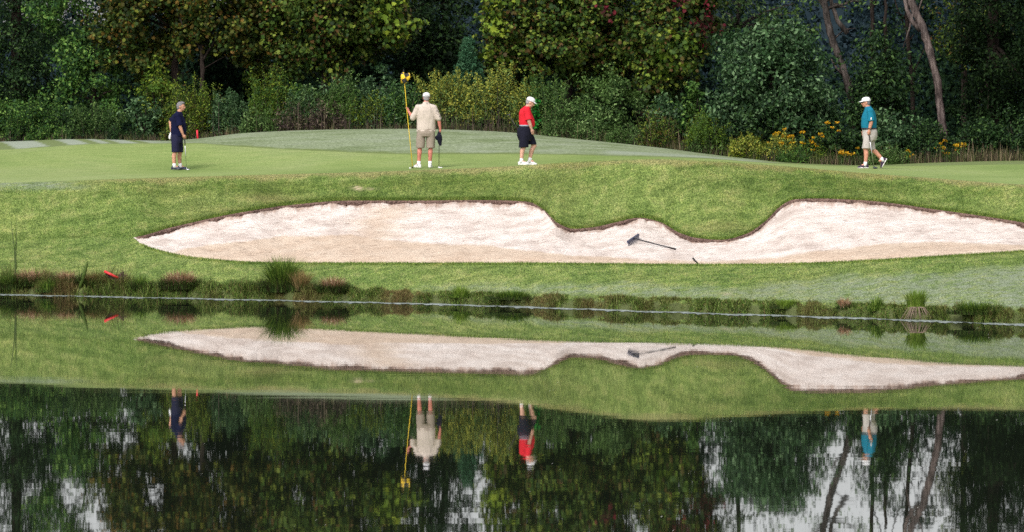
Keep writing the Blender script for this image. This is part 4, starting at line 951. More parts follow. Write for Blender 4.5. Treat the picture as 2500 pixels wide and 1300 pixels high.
# roots under the lime tuft
ro = [o for o in C.objects if o.get('label', '').startswith('bright lime green tuft')][0]
mb = MB()
for i in range(26):
    a = rng.uniform(-2.9, -.2); L = rng.uniform(.18, .42)
    mb.tube([(0, -.02, .10), (math.cos(a) * L * .5, math.sin(a) * L * .4 - .05, .07), (math.cos(a) * L, math.sin(a) * L * .5 - .12, -.16)], [.008, .006, .004], 5)
mb.build('roots', M_ROOT, ro)

# lone reed
M_REED = plain('reed_green', (.055, .085, .022), .7)
g = G(37, shore_d(37) + .25); rd = thing('reed', 'tall thin dark reed standing alone at the left end of the bank', 'reed', g)
mb = MB(); mb.tube([(0, 0, -.02), (.01, 0, .5), (.02, 0, 1.0), (.025, 0, 1.62)], [.024, .02, .014, .003], 6); mb.build('stem', M_REED, rd)
mb = MB(); mb.tube([(.01, 0, .2), (-.02, 0, .9), (-.09, 0, 1.45), (-.12, .02, 1.52)], [.016, .012, .006, .002], 5); mb.build('side_stem', M_REED, rd)
mb = MB()
P = np.array([[.015, 0, z] for z in np.linspace(.15, 1.25, 16)]); blades(mb, P, .26, .018, .2 * np.ones(16), seg=3); mb.build('blades', M_GREENB, rd, smooth=False)
# blackened stalk
g = G(205, shore_d(205) + .3)
mb = MB(); st = thing('dead_stalk', 'blackened leaning stalk sticking up from the left bank', 'stalk', g)
mb.tube([(-.10, 0, -.02), (-.03, 0, .2), (.03, 0, .4), (.07, 0, .55), (.085, 0, .60)], [.04, .045, .04, .028, .006], 8); mb.build('stem', M_DARKB, st)
mb = MB(); blades(mb, np.array([[-.08, 0, .05]] * 40), rng.uniform(.2, .5, 40), .016, rng.uniform(.1, .8, 40), seg=3); mb.build('blades', M_DARKB, st, smooth=False)

M_RED = plain('red_paint', (.55, .025, .03), .45, .4)
M_BLACK = plain('black_matter', (.02, .016, .016), .8)
# fallen red stake and the dark driftwood that props it
g = G(268, shore_d(268) + .35)
mb = MB(); drv = thing('driftwood', 'dark knotted lump of driftwood under the fallen red stake', 'driftwood', (g.x + .16, g.y, g.z - .02))
mb.tube([(-.26, 0, .34), (-.12, .02, .24), (.02, 0, .18), (.16, 0, .12)], [.035, .055, .07, .05], 8)
mb.tube([(.02, .03, .1), (.08, .02, .28), (.16, 0, .38)], [.06, .05, .02], 8); mb.tube([(.06, 0, .12), (.16, .02, .26), (.22, 0, .30)], [.06, .04, .02], 8)
mb.ell((.06, .02, .1), (.17, .14, .16)); mb.skin('wood', plain('wet_wood', (.05, .025, .028), .8, bmp=.6), drv, .02, 2, .012, 14)
mb = MB(); mb.tube([(-.27, -.02, .40), (.06, -.02, .24)], [.03, .03], 8)
o = mb.build('red_stake', M_RED); o.location = (g.x + .15, g.y - .06, g.z - .03); tag(o, 'red hazard stake fallen over dark driftwood on the bank', 'stake', 'red hazard stakes')
# upright red stake behind the green
g = G(482, 134.2)
mb = MB(); mb.tube([(.012, 0, -.05), (0, 0, .1), (-.01, 0, .235), (-.012, 0, .24)], [.029, .029, .029, .018], 8)
o = mb.build('red_stake', plain('red_stake_paint', (.60, .015, .04), .4, .4)); o.location = g; tag(o, 'upright short red hazard stake at the back edge of the green', 'stake', 'red hazard stakes')

# ---------------------------------------------------------------- rakes
M_BLUE = plain('navy_plastic', (.018, .026, .075), .45, .4); M_SHAFT = plain('dark_shaft', (.018, .018, .022), .4, .5)
def rake(a, b, handle_end, label):
    mid_ = (a + b) / 2; o = thing('rake', label, 'rake', mid_, group='bunker rakes')
    A, B, H = a - mid_, b - mid_, handle_end - mid_
    up = Vector((0, -.05, .09)); ax = (B - A).normalized(); hd = H.normalized(); nrm = ax.cross(hd).normalized()
    if nrm.z < 0: nrm = -nrm
    mb = MB(); rot = np.array([list(ax), list(hd), list(nrm)]).T
    L = (B - A).length
    mb.box(tuple(nrm * .10 + hd * .0), (L, .045, .045), rot); mb.build('rake_head', M_BLUE, o, smooth=False)
    mb = MB()
    for i in range(15):
        c = A.lerp(B, (i + .5) / 15); mb.tube([tuple(c + nrm * .09), tuple(c + nrm * .05 + hd * .015), tuple(c + nrm * .0 + hd * .03)], [.010, .009, .005], 6)
    mb.build('tines', M_BLUE, o)
    mb = MB(); mb.tube([tuple(nrm * .10), tuple(nrm * .10 + hd * .06), tuple(nrm * .06 + H * .5), tuple(H + nrm * .022)], [.022, .016, .015, .015], 8); mb.build('handle', M_SHAFT, o)
    mb = MB(); mb.tube([tuple(H * .84 + nrm * .032), tuple(H * 1.005 + nrm * .022)], [.02, .02], 8); mb.build('grip', M_BLACK, o)
    return o
rake(sand_at(1532, 602), sand_at(1559, 584), sand_at(1649, 611), 'navy bunker rake lying on the sand with its handle pointing right')
h0 = sand_at(1692, 637); h0.z += .05
q = Vector(sand_pt(1712, .075)); q.z += .018; e = Vector(sand_pt(1850, .07)); e.z += .015
o = thing('rake', 'second rake with only its black handle end showing over the near bunker edge', 'rake', e, group='bunker rakes')
H = h0 - e; Q = q - e; hd = Q.normalized()
mb = MB(); mb.tube([(0, 0, 0), tuple(Q * .5), tuple(Q), tuple(H)], [.013] * 4, 8); mb.build('handle', M_SHAFT, o)
mb = MB(); mb.tube([tuple(Q.lerp(H, .1)), tuple(Q.lerp(H, 1.02))], [.019, .019], 8); mb.build('grip', M_BLACK, o)
ax = Vector((-hd.y, hd.x, 0)).normalized()
mb = MB(); mb.tube([tuple(ax * -.18), tuple(ax * .18)], [.014, .014], 6); mb.build('rake_head', M_BLUE, o)
mb = MB()
for i in range(11): g = ax * (-.17 + .34 * i / 10); mb.tube([tuple(g), tuple(g + hd * .05 - Vector((0, 0, .01)))], [.008, .005], 5)
mb.build('tines', M_BLUE, o)
# ---------------------------------------------------------------- people
def skin_mat(name, col):
    m, t, p = new_mat(name); tc = t.nodes.new('ShaderNodeTexCoord'); n = noise_tex(t, 14, 3, vec=tc.outputs['Object'])
    r = ramp(t, [tuple(c * .8 for c in col), tuple(min(1, c * 1.12) for c in col)], pos=[.35, .65]); t.links.new(n.outputs[0], r.inputs[0])
    t.links.new(r.outputs[0], p.inputs['Base Color']); p.inputs['Roughness'].default_value = .55; p.inputs['Specular IOR Level'].default_value = .3
    p.inputs['Subsurface Weight'].default_value = 0.0
    return m
SK_A = skin_mat('skin_tanned', (.50, .25, .17)); SK_B = skin_mat('skin_reddened', (.52, .185, .14)); SK_C = skin_mat('skin_light', (.56, .31, .23)); SK_D = skin_mat('skin_warm', (.54, .25, .17))
def cloth(name, col, **k): return plain(name, col, .85, .12, k.pop('var', .10), k.pop('scale', 22), bmp=.25)
M_NAVY = cloth('navy_cloth', (.005, .006, .030)); M_NAVY2 = cloth('navy_twill', (.016, .016, .042)); M_BEIGE = cloth('beige_knit', (.50, .425, .37)); M_KHAKI = cloth('khaki_twill', (.27, .22, .18))
M_REDC = cloth('red_cloth', (.60, .018, .032)); M_BLACKC = cloth('black_cloth', (.010, .010, .020)); M_TEAL = cloth('teal_cloth', (.010, .15, .235)); M_STONE = cloth('stone_twill', (.42, .38, .36))
M_WHITE = cloth('white_cloth', (.66, .65, .67), var=.04); M_WSHOE = plain('white_leather', (.66, .65, .66), .5, .4, .05); M_NSHOE = plain('navy_leather', (.012, .016, .040), .4, .5); M_PSHOE = plain('plum_canvas', (.035, .018, .045), .7); M_SOLE = plain('white_rubber', (.72, .70, .68), .6)
M_GREYH = plain('grey_hair', (.17, .16, .17), .8, .2, .35, 60, bmp=.5); M_WHITEH = plain('white_hair', (.27, .25, .25), .8, .2, .25, 60, bmp=.5)
M_BELT = plain('dark_belt', (.02, .02, .03), .5); M_GBELT = plain('grey_belt', (.28, .30, .36), .6); M_EYE = plain('dark_eye', (.02, .015, .012), .3); M_STEEL = plain('steel', (.50, .50, .52), .3, .5, .05, metal=1.0)
M_YELLOW = plain('yellow_paint', (.70, .48, .03), .45, .4, .08); M_FLORAL = plain('floral_print', (.20, .18, .16), .85, .1, .7, 45)

def person(label, u, d, face, P):
    g = G(u, d); root = thing('person', label, 'person', g, group='golfers on the green')
    F = np.array([math.cos(face), math.sin(face), 0]); L = np.array([-math.sin(face), math.cos(face), 0]); Zv = np.array([0, 0, 1.0])
    B = lambda q: F * q[0] + L * q[1] + Zv * q[2]
    Rm = np.stack([F, L, Zv], -1)
    th = np.linspace(0, 2 * np.pi, 24, endpoint=False)
    def ring(f, l, z, hf, hl, tilt=0.0): return np.array([B((f + hf * math.cos(a), l + hl * math.sin(a), z + tilt * math.cos(a))) for a in th])
    def toruso(secs, grow=0.0): return [ring(s[1], s[4] if len(s) > 4 else 0, s[0], max(.02, s[2] + grow), max(.02, s[3] + grow)) for s in secs]
    # ---- body
    b = MB(); hc = np.array(P['head']); ht = P.get('head_turn', 0.0); hp = P.get('head_pitch', 0.0)
    cy, sy = math.cos(ht), math.sin(ht); cp, sp = math.cos(hp), math.sin(hp)
    HR = np.array([[cy, -sy, 0], [sy, cy, 0], [0, 0, 1]]) @ np.array([[cp, 0, sp], [0, 1, 0], [-sp, 0, cp]])   # hp > 0 looks down
    Hm = lambda q: B(hc + HR @ np.array(q)); HRm = Rm @ HR
    b.ell(Hm((-.008, 0, .012)), (.098, .077, .105), HRm); b.ell(Hm((.022, 0, -.055)), (.066, .060, .068), HRm); b.ell(Hm((.055, 0, -.088)), (.030, .030, .026), HRm)
    b.cap(Hm((.088, 0, .012)), Hm((.106, 0, -.026)), .010, .017); b.ell(Hm((.080, 0, .028)), (.016, .050, .010), HRm); b.ell(Hm((.086, 0, -.055)), (.012, .024, .010), HRm)
    for s in (-1, 1):
        b.ell(Hm((-.012, s * .080, -.012)), (.026, .010, .034), HRm); b.ell(Hm((.062, s * .042, -.025)), (.022, .02, .022), HRm)
    nk = np.array(P['neck']); b.cap(B(nk), Hm((-.018, 0, -.045)), .066, .058)
    b.loft(toruso(P['torso'], -.022))
    b.loft(toruso(P['seat'], -.02))
    sh = {}
    for s, q in P['arms'].items():
        a, e, wv = (B(np.array(x)) for x in q['j']); b.cap(a, e, .056, .044); b.cap(e, e * .55 + wv * .45, .046, .043); b.cap(e * .55 + wv * .45, wv, .043, .029)
        b.cap(B(nk - [0, 0, .05]), a, .06, .062)
        # hand: palm, four bent fingers, a thumb from the side of the palm
        hd = B(np.array(q['hand'])); hd = hd / np.linalg.norm(hd); pn = B(np.array(q['palm'])); pn = pn - hd * pn.dot(hd); pn /= np.linalg.norm(pn); sd_ = np.cross(hd, pn) * q.get('thumb', 1)
        HM = np.stack([hd, sd_, pn], -1); c = wv + hd * .05
        b.cap(wv, c, .028, .03); b.ell(c, (.048, .040, .017), HM); curl = q.get('curl', .9)
        for i, (o_, ln) in enumerate(((.029, .074), (.010, .084), (-.010, .078), (-.028, .060))):
            r0 = wv + hd * .086 + sd_ * o_; a1 = curl * .55; a2 = curl * 1.35; a3 = curl * 2.0
            p1 = r0 + (hd * math.cos(a1) + pn * math.sin(a1)) * ln * .42; p2 = p1 + (hd * math.cos(a2) + pn * math.sin(a2)) * ln * .34; p3 = p2 + (hd * math.cos(a3) + pn * math.sin(a3)) * ln * .26
            b.tube([r0 - hd * .03, r0, p1, p2, p3], [.0095, .0098, .0092, .0085, .007], 8)
        t0 = wv + hd * .03 + sd_ * .030; t1 = t0 + (hd * .75 + sd_ * .55 + pn * .35) * .036; t2 = t1 + (hd * .8 + sd_ * .05 + pn * .7 * curl) * .034
        b.tube([t0 - hd * .01, t0, t1, t2], [.013, .012, .0105, .008], 8)
        q['_grip'] = wv + hd * .082 + pn * .028
    for s, q in P['legs'].items():
        h, k, a = (B(np.array(x)) for x in q['j']); b.cap(h, k, .088, .058); m_ = k * .68 + a * .32 - B(np.array(q.get('back', (1, 0, 0)))) * .018; b.cap(k, m_, .056, .060); b.cap(m_, a, .059, .036); b.ell(k + B((.02, 0, 0)), (.048, .048, .055))
        b.cap(a, a - Zv * .02 + B(np.array((q['toe'][0], q['toe'][1], 0))) * .08, .036, .03)
    b.skin('body', P['skin'], root, .0085, 4)
    # ---- eyes
    for s in (-1, 1):
        e = MB(); e.ell(Hm((.083, s * .031, .010)), .0095, nu=10, nv=6); e.build('eye', M_EYE, root)
    # ---- hair, cap
    hcut = MB(); hcut.ell(Hm((-.022, 0, .022)), (.100, .084, .108), HRm); hcut.ell(Hm((-.052, 0, -.030)), (.060, .074, .062), HRm)
    if P.get('full_hair'):
        hcut.ell(Hm((.030, 0, .092)), (.070, .066, .036), HRm); hcut.ell(Hm((.0, .0, .085)), (.088, .074, .05), HRm)
    def clear_face(co):
        q = (co - Hm((0, 0, 0))) @ HRm; f = q[:, 0]; lim = np.where(q[:, 2] > .068, 9, np.where(q[:, 2] > .03, .052, np.where(abs(q[:, 1]) > .06, .005, .03)))
        q[:, 0] = np.minimum(f, lim); return q @ HRm.T + Hm((0, 0, 0))
    hcut.skin('hair', P['hair'], root, .010, 2, .006, 40, clear_face)
    if P.get('cap'):
        c = MB(); rings = []
        for z, s in ((.028, 1.0), (.055, 1.0), (.085, .94), (.108, .80), (.124, .58), (.133, .30), (.135, .05)):
            rings.append([Hm((-.014 + .112 * s * math.cos(a), .092 * s * math.sin(a), z)) for a in th])
        c.loft(rings); co = c.build('cap', P['cap'], root)
        br = MB(); rr = []
        for i in range(9):
            a = -1.15 + 2.3 * i / 8; x0, y0 = -.012 + .104 * math.cos(a), .088 * math.sin(a); ext = .078 * math.cos(a * .95) ** .7
            top = [Hm((x0, y0, .046)), Hm((x0 + ext * .6, y0 * 1.02, .041)), Hm((x0 + ext, y0 * 1.0, .026))]; bot = [p_ - B((0, 0, .007)) for p_ in top[::-1]]; rr.append(top + bot)
        br.loft(rr); o = br.build('brim', P['cap'], co)
        if P.get('cap_back_mark'):
            k = MB()
            for i, (y, wd, hh) in enumerate(((-.030, .008, .012), (-.020, .007, .010), (-.010, .008, .013), (0, .007, .010), (.010, .008, .010), (.020, .007, .012))):
                x = -.014 - .112 * math.sqrt(max(0, 1 - (y / .092) ** 2)) - .002; k.box(Hm((x, y, .056)), (.004, wd, hh), HRm)
            k.build('lettering', M_BLACK, co, smooth=False)
        bt = MB(); rings = [[Hm((-.014 + .1135 * math.cos(a), .0935 * math.sin(a), z)) for a in th] for z in (.028, .040)]; bt.loft(rings); bt.build('band', P['cap'], co)
    if P.get('glasses'):
        gl = MB()
        for s in (-1, 1):
            gl.ell(Hm((.092, s * .033, .008)), (.006, .028, .017), HRm, 12, 8); gl.tube([Hm((.088, s * .06, .012)), Hm((.04, s * .080, .010)), Hm((-.02, s * .084, .006))], .004, 6)
        gl.tube([Hm((.097, -.02, .012)), Hm((.097, .02, .012))], .004, 6); gl.build('sunglasses', M_BLACK, root)
    # ---- shirt
    c = MB(); c.loft(toruso(P['torso']))
    for s, q in P['arms'].items():
        a, e, wv = (B(np.array(x)) for x in q['j']); k = q.get('sleeve', .72)
        if k <= 1: m_ = a + (e - a) * k; c.tube([a + (a - e) * .12, a, a * .5 + m_ * .5, m_], [.07, .086, .082, .085], 16)
        else:
            m_ = e + (wv - e) * (k - 1); c.tube([a + (a - e) * .12, a, a * .5 + e * .5, e * .9 + a * .1, e * .75 + m_ * .25, m_], [.07, .086, .080, .078, .074, .064], 16); c.ell(e, .074)
        c.ell(a, (.092, .092, .088)); c.cap(B(nk - np.array([0, 0, .055])), a, .068, .080)
    sho = c.skin('shirt', P['shirt'], root, .011, 5, P.get('folds', .012), 7)
    cl = MB(); cl.loft([ring(nk[0] - .005, 0, nk[2] - .035, .088, .090, -.015), ring(nk[0], 0, nk[2] + .012, .082, .082, -.02), ring(nk[0] + .003, 0, nk[2] + .022, .078, .078, -.02)]); cl.build('collar', P['shirt'], sho)
    if P.get('hem'):
        z, f, hf, hl = P['torso'][0][:4]; hm_ = MB(); hm_.loft([ring(f, 0, z - .012, hf + .006, hl + .006), ring(f, 0, z + .03, hf + .008, hl + .008)]); hm_.build('hem_band', P['shirt'], sho)
    # ---- belt and shorts
    if P.get('belt'):
        z, f, hf, hl = P['belt'][1:]; bb = MB(); bb.loft([ring(f, 0, z - .018, hf, hl), ring(f, 0, z + .018, hf, hl)]); bb.build('belt', P['belt'][0], root)
    c = MB(); c.loft(toruso(P['seat']))
    for s, q in P['legs'].items():
        h, k, a = (np.array(x) for x in q['j']); he = np.array(q['hem']); wd = q.get('hemw', (.115, .11))
        r0 = ring(h[0], h[1], h[2] + .05, .12, .105); r1 = ring((h[0] + he[0]) / 2, (h[1] + he[1]) / 2, (h[2] + he[2]) / 2, (wd[0] + .115) / 2, .112); r2 = ring(he[0], he[1], he[2], wd[0], wd[1], q.get('hemtilt', 0)); c.loft([r2, r1, r0])
    c.skin('shorts', P['shorts'], root, .011, 4, P.get('sfolds', .010), 6)
    # ---- socks and shoes
    for s, q in P['legs'].items():
        a = np.array(q['j'][2]); kn = np.array(q['j'][1]); dr = kn - a; dr /= np.linalg.norm(dr)
        t_ = np.array([q['toe'][0], q['toe'][1], 0.0]); t_ /= np.linalg.norm(t_); pit = q.get('pitch', 0.0); cp, sp = math.cos(pit), math.sin(pit)
        fx = t_ * cp - np.array([0, 0, 1.0]) * sp; fz = t_ * sp + np.array([0, 0, 1.0]) * cp; fy = np.cross(fz, fx)
        fo = a - fz * q.get('ah', .085); ks = .92; Wf = lambda x, y, z: B(fo + fx * x * ks + fy * y * ks + fz * z * (ks if z > .03 else 1)); FR = Rm @ np.stack([fx, fy, fz], -1)
        so = MB(); so.tube([B(a + dr * .075), B(a + dr * .02), Wf(.02, 0, .05)], [.047, .045, .05], 14); so.build('sock', M_WHITE, root)
        c = MB(); c.ell(Wf(-.035, 0, .045), (.055, .042, .052), FR); c.ell(Wf(.06, 0, .040), (.10, .046, .050), FR); c.ell(Wf(.14, 0, .026), (.075, .050, .034), FR); c.cap(Wf(-.02, 0, .07), Wf(.05, 0, .065), .040, .036)
        fo_w = Wf(0, 0, 0)
        def flat(co):
            qv = (co - fo_w) @ FR; qv[:, 2] = np.maximum(qv[:, 2], .012); return qv @ FR.T + fo_w
        sh_o = c.skin('shoe', P['shoe'], root, .0095, 3, 0, 1, flat)
        c = MB(); ol = [(-.092, 0), (-.08, .034), (-.02, .040), (.05, .042), (.12, .052), (.17, .046), (.205, .022), (.216, 0), (.205, -.022), (.17, -.046), (.12, -.052), (.05, -.042), (-.02, -.040), (-.08, -.034)]
        c.loft([[Wf(x, y, 0.0) for x, y in ol], [Wf(x, y, .022) for x, y in ol]]); c.build('sole', P.get('sole', M_SOLE), sh_o)
    return root, B, P

def club(label, root, top, grip_end, foot, head_dir, head_mat, shaft=M_STEEL, kind='blade', grp='golf clubs'):
    """club given by places relative to its holder: top of the grip, foot of the shaft"""
    g = Vector(foot) + root.location; o = thing('golf_club', label, 'golf club', g, group=grp)
    T = np.asarray(top, float) - np.asarray(foot, float); dn = T / np.linalg.norm(T); Ln = np.linalg.norm(T)
    mb = MB(); mb.tube([T * 0 + dn * .01, dn * (Ln - .05)], [.0085, .0095], 8); mb.build('shaft', shaft, o)
    mb = MB(); mb.tube([dn * (Ln - .27), dn * (Ln - .26), dn * (Ln - .02), dn * Ln], [.011, .014, .017, .012], 8); mb.build('grip', M_BLACK, o)
    hd = np.array([*head_dir, 0.0]); hd /= np.linalg.norm(hd); sd_ = np.array([-hd[1], hd[0], 0]); rot = np.stack([hd, sd_, [0, 0, 1]], -1); mb = MB()
    if kind == 'blade':
        mb.box(hd * .035 + [0, 0, .018], (.115, .022, .028), rot); mb.tube([[0, 0, .015], hd * .002 + [0, 0, .05]], [.012, .011], 8); mb.ell(hd * .04 - sd_ * .016 + [0, 0, .012], (.05, .02, .010), rot)
    else:
        mb.ell(hd * .03 + [0, 0, .025], (.062, .048, .022), rot); mb.box(hd * .03 + sd_ * .035 + [0, 0, .022], (.11, .016, .030), rot); mb.tube([[0, 0, .015], [0, 0, .06]], [.012, .011], 8)
    mb.build('club_head', head_mat, o)
    return o

# --- man in navy, facing right
root, B, P = person('grey haired man in navy shirt and shorts standing with a putter, farthest left', 433, 124.2, R(0), dict(
    skin=SK_A, hair=M_GREYH, full_hair=True, shirt=M_NAVY, shorts=M_NAVY2, shoe=M_NSHOE, sole=M_NSHOE,
    head=(.095, 0, 1.655), neck=(.05, 0, 1.50), head_pitch=.02, head_turn=-.12,
    torso=[(.87, .02, .165, .195), (.92, .025, .195, .205), (1.04, .035, .205, .215), (1.2, .025, .198, .222), (1.33, .015, .182, .225), (1.42, .015, .150, .205), (1.48, .03, .098, .13), (1.525, .045, .068, .072)],
    seat=[(.70, .0, .13, .18), (.78, -.005, .15, .19), (.90, .0, .155, .19), (.95, .01, .15, .18)],
    arms={'r': dict(j=((.02, -.205, 1.42), (.085, -.255, 1.14), (.165, -.24, .925)), hand=(.45, .1, -1), palm=(.2, 1, 0), thumb=1, curl=1.0, sleeve=.95),
          'l': dict(j=((-.02, .20, 1.42), (-.20, .27, 1.25), (-.16, .17, .98)), hand=(-.2, -.35, -1), palm=(1, .3, 0), thumb=1, curl=.6, sleeve=.85)},
    legs={'r': dict(j=((-.035, -.10, .88), (-.055, -.105, .48), (-.075, -.105, .10)), toe=(1, -.12), hem=(-.045, -.105, .465), hemw=(.105, .10)),
          'l': dict(j=((.02, .10, .88), (.06, .11, .48), (.065, .11, .10)), toe=(1, .15), hem=(.045, .11, .465), hemw=(.105, .10))}))
gl = MB(); wv = B((-.16, .17, .98)); gl.cap(wv + B((-.015, -.01, -.02)), wv + B((-.045, -.05, -.12)), .034, .036); gl.ell(wv + B((-.04, -.05, -.15)), .035); gl.skin('glove', M_WHITE, root, .01, 2)
gp = P['arms']['r']['_grip']
club('steel putter held by the man in navy', root, gp + (gp - B((.255, -.22, 0))) * .06, None, B((.255, -.22, .0)), (.95, -.1), M_STEEL)

# --- man in beige, back to us
root, B, P = person('man in beige long shirt and white cap seen from behind holding the flagstick', 1040, 119.7, R(90), dict(
    skin=SK_B, hair=M_WHITEH, cap=M_WHITE, cap_back_mark=True, shirt=M_BEIGE, shorts=M_KHAKI, shoe=M_WSHOE, hem=True, folds=.013,
    head=(.03, -.01, 1.775), neck=(.0, 0, 1.635), head_pitch=.05,
    torso=[(.925, .01, .150, .232), (1.05, .02, .165, .234), (1.2, .025, .170, .236), (1.35, .01, .160, .240), (1.46, -.01, .142, .230), (1.54, -.015, .115, .185), (1.61, -.01, .08, .115), (1.66, -.005, .068, .070)],
    seat=[(.80, .0, .14, .205), (.88, -.01, .15, .215), (.98, .0, .145, .205), (1.03, .01, .135, .195)],
    arms={'l': dict(j=((-.015, .195, 1.52), (.02, .325, 1.27), (.12, .44, 1.43)), hand=(.15, .30, 1), palm=(.3, .6, -.1), thumb=-1, curl=1.1, sleeve=1.04),
          'r': dict(j=((-.015, -.195, 1.52), (-.03, -.318, 1.25), (.02, -.358, .99)), hand=(.1, .0, -1), palm=(.2, 1, 0), thumb=1, curl=1.0, sleeve=1.08)},
    legs={'l': dict(j=((.0, .12, .92), (.0, .155, .53), (.0, .18, .11)), toe=(1, .75), hem=(.0, .145, .51), hemw=(.125, .108)),
          'r': dict(j=((.0, -.12, .92), (.0, -.115, .53), (.0, -.10, .11)), toe=(1, -.12), hem=(.0, -.115, .51), hemw=(.125, .108))}))
mk = MB(); mk.ell(B((-.085, -.03, 1.625)), (.014, .006, .012)); mk.build('collar_mark', M_BLACK, root)
fl = MB()
for i in range(16):
    a = B((-.015, -.195, 1.52)); e = B((-.03, -.318, 1.25)); s = .25 + .72 * i / 15; c = a + (e - a) * s; ang = rng.uniform(-1.2, 1.2)
    fl.ell(c + B((-.079 * math.cos(ang), -.079 * math.sin(ang + .5), 0)), rng.uniform(.008, .017, 3), nu=8, nv=6)
fl.build('sleeve_print', M_FLORAL, root)
hb = P['arms']['r']['_grip']; ft = B((.02, -.325, .0))
club('putter hanging from the right hand of the man in beige', root, hb + [0, 0, .10], None, ft, (.9, -.3), M_WSHOE, shaft=M_SHAFT)
tw = MB(); tw.cap(hb + [0, 0, -.02], hb + [.0, -.02, -.10], .045, .07); tw.cap(hb + [0, -.02, -.10], hb + [-.045, -.02, -.14], .06, .055); tw.cap(hb + [0, -.02, -.12], hb + [.025, -.02, -.31], .072, .036); tw.ell(hb + [-.085, -.02, -.135], .028)
t_o = tw.skin('club_cover', M_BLACKC, None, .011, 2, .014, 16); t_o.location = root.location; tag(t_o, 'black cloth hanging over the putter of the man in beige', 'cloth')
# flagstick
lg = P['arms']['l']['_grip']; top = np.array([-.570, .12, 2.49]); bot = np.array([-.335, .12, 0.0])
s = (lg[2] - bot[2]) / (top[2] - bot[2]); px_ = bot + (top - bot) * s; sh_ = lg - px_; top = top + [0, sh_[1], 0]; bot = bot + [0, sh_[1], 0]
fg = thing('flagstick', 'yellow golf flagstick held upright by the man in beige', 'flagstick', Vector(bot) + root.location); v = top - bot
mid1 = lg - bot
mb = MB(); mb.tube([v * 0, mid1 * .5, mid1, mid1 * .35 + v * .65 , v], [.011, .010, .0095, .009, .008], 8); mb.build('pole', M_YELLOW, fg)
mb = MB(); mb.tube([v * 0 + [0, 0, -.0], v * .02], [.017, .017], 8); mb.build('ferrule', M_BLACK, fg)
mb = MB(); mb.tube([v * .955, v * .97, v * 1.0], [.018, .018, .010], 8); mb.build('tip', M_BLACK, fg)
m, t, p = new_mat('flag_check'); tc = t.nodes.new('ShaderNodeTexCoord'); ck = t.nodes.new('ShaderNodeTexChecker'); ck.inputs['Scale'].default_value = 8.5
mp = t.nodes.new('ShaderNodeMapping'); mp.inputs['Rotation'].default_value = (0, R(28), 0); mp.inputs['Location'].default_value = (.03, .5, .02); mp.inputs['Scale'].default_value = (1, .02, 1)
t.links.new(tc.outputs['Object'], mp.inputs[0]); t.links.new(mp.outputs[0], ck.inputs[0]); ck.inputs[1].default_value = (.72, .48, .03, 1); ck.inputs[2].default_value = (.03, .028, .03, 1)
t.links.new(ck.outputs[0], p.inputs['Base Color']); p.inputs['Roughness'].default_value = .75
mb = MB(); c = v * .905; rings = []
for i in range(13):           # cloth gathered in folds round the pole
    s = i / 12; x = -.085 + .225 * s; fy = .03 * math.sin(s * 11) - .02; zt = .155 - .05 * abs(s - .35) + .02 * math.sin(s * 9); zb = -.15 + .11 * s + .03 * math.sin(s * 7 + 1)
    rings.append([c + [x, fy - .012, zt], c + [x + .01, fy - .03, (zt + zb) / 2], c + [x, fy - .012, zb], c + [x, fy + .004, zb], c + [x + .01, fy - .012, (zt + zb) / 2], c + [x, fy + .004, zt]])
mb.loft(rings); mb.build('flag', m, fg)
bl = MB(); bl.ell((0, 0, .021), .0214); gb = bl.build('golf_ball', M_WSHOE); gb.location = G(1001, 119.5); tag(gb, 'white golf ball on the green at the foot of the flagstick', 'golf ball')

# --- man in red, walking right, head down
root, B, P = person('man in red polo, black shorts and white cap walking right with head down', 1283, 118.2, R(4), dict(
    skin=SK_C, hair=M_WHITEH, cap=M_WHITE, shirt=M_REDC, shorts=M_BLACKC, shoe=M_WSHOE, sfolds=.011,
    head=(.125, -.01, 1.560), neck=(.045, 0, 1.43), head_pitch=.42,
    torso=[(.95, .045, .165, .19), (1.00, .04, .185, .20), (1.08, .035, .195, .215), (1.2, .01, .178, .22), (1.30, -.01, .155, .222), (1.38, .0, .125, .20), (1.43, .02, .09, .125), (1.465, .04, .066, .07)],
    seat=[(.62, -.01, .16, .19), (.75, -.015, .195, .20), (.88, -.01, .195, .20), (.985, .02, .175, .19)],
    arms={'r': dict(j=((.02, -.215, 1.355), (.065, -.27, 1.10), (.135, -.23, .90)), hand=(.3, .12, -1), palm=(0, 1, 0), thumb=1, curl=.5, sleeve=.92),
          'l': dict(j=((.0, .215, 1.355), (-.06, .28, 1.10), (-.10, .24, .89)), hand=(-.1, -.1, -1), palm=(0, -1, 0), thumb=-1, curl=1.1, sleeve=.92)},
    legs={'r': dict(j=((-.02, -.10, .88), (-.05, -.10, .48), (-.115, -.10, .10)), toe=(1, -.5), hem=(-.06, -.10, .445), hemw=(.125, .115), hemtilt=.01),
          'l': dict(j=((.04, .10, .88), (.215, .10, .485), (.105, .10, .115)), toe=(1, -.25), hem=(.155, .10, .52), hemw=(.135, .115), hemtilt=.0, pitch=.05, ah=.10)},
    belt=(M_GBELT, .985, .03, .187, .202)))
hl = P['arms']['l']['_grip']
club('dark shafted club held behind the back of the man in red', root, hl + B((.04, -.02, -.10)), None, hl + B((-.27, .08, .42)), (-.6, .6), M_SHAFT, shaft=M_SHAFT)

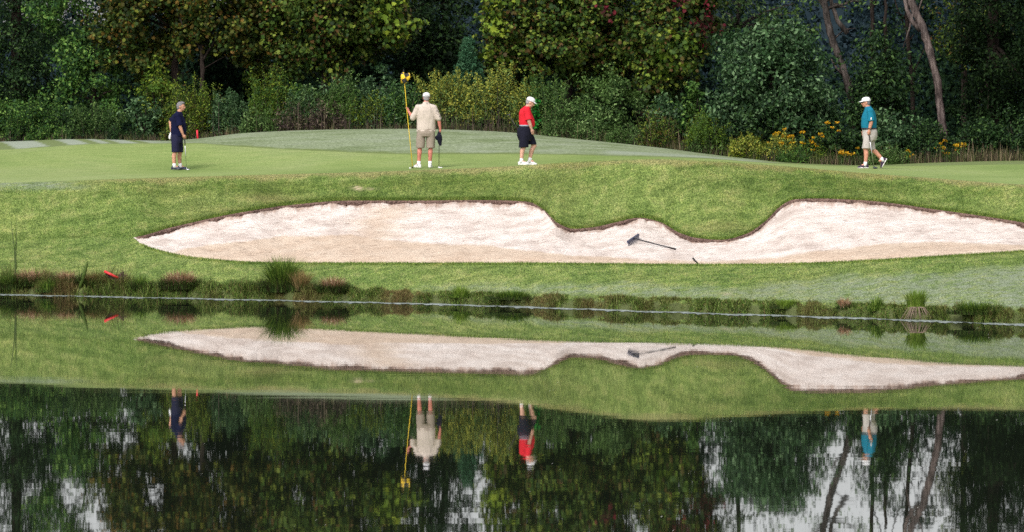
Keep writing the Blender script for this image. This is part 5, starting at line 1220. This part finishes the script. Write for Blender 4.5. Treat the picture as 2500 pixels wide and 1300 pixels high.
# --- man in teal, walking left
root, B, P = person('man in teal polo, pale shorts and sunglasses striding left at the right of the green', 2117, 118.8, R(180), dict(
    skin=SK_D, hair=M_GREYH, cap=M_WHITE, glasses=True, shirt=M_TEAL, shorts=M_STONE, shoe=M_PSHOE, sole=M_SOLE,
    head=(.035, 0, 1.655), neck=(-.02, 0, 1.525), head_pitch=.10,
    torso=[(.97, -.04, .165, .185), (1.02, -.045, .185, .20), (1.12, -.04, .195, .212), (1.25, -.04, .185, .22), (1.37, -.055, .16, .222), (1.45, -.055, .128, .20), (1.51, -.04, .09, .125), (1.55, -.025, .066, .07)],
    seat=[(.70, -.06, .155, .185), (.80, -.07, .185, .195), (.92, -.07, .19, .195), (1.01, -.05, .178, .188)],
    arms={'l': dict(j=((-.065, .215, 1.44), (-.085, .26, 1.165), (-.035, .245, .965)), hand=(.0, -.05, -1), palm=(.3, -1, 0), thumb=-1, curl=1.0, sleeve=.95),
          'r': dict(j=((-.03, -.215, 1.44), (.02, -.26, 1.17), (.06, -.22, .96)), hand=(.2, 0, -1), palm=(0, 1, 0), thumb=1, curl=.7, sleeve=.95)},
    legs={'l': dict(j=((-.05, .095, .90), (.045, .10, .50), (.05, .10, .10)), toe=(1, .05), hem=(.025, .10, .505), hemw=(.118, .11)),
          'r': dict(j=((-.06, -.095, .90), (-.13, -.10, .485), (-.40, -.10, .215)), toe=(1, 0), hem=(-.09, -.10, .475), hemw=(.122, .11), pitch=1.05, ah=.075)},
    belt=(M_BELT, 1.0, -.045, .188, .202)))
lo = MB(); lo.box(B((-.075, .345, 1.235)), (.03, .006, .05), np.stack([B((1, 0, 0)), B((0, 1, 0)), B((0, 0, 1))], -1)); lo.ell(B((-.075, .345, 1.27)), (.014, .005, .014)); lo.build('sleeve_logo', M_WHITE, root)
wt = MB(); a, e = B((-.035, .245, .965)), B((-.085, .26, 1.165)); wt.tube([a + (e - a) * .10, a + (e - a) * .22], [.037, .039], 12); wt.build('watch', M_BLACK, root)
gp = P['arms']['l']['_grip']; ft = B((-.155, .26, 0.0))
club('steel shafted putter with dark mallet head held by the man in teal', root, gp + (gp - ft) * .05, None, ft, (1, .1), M_NSHOE, kind='mallet')
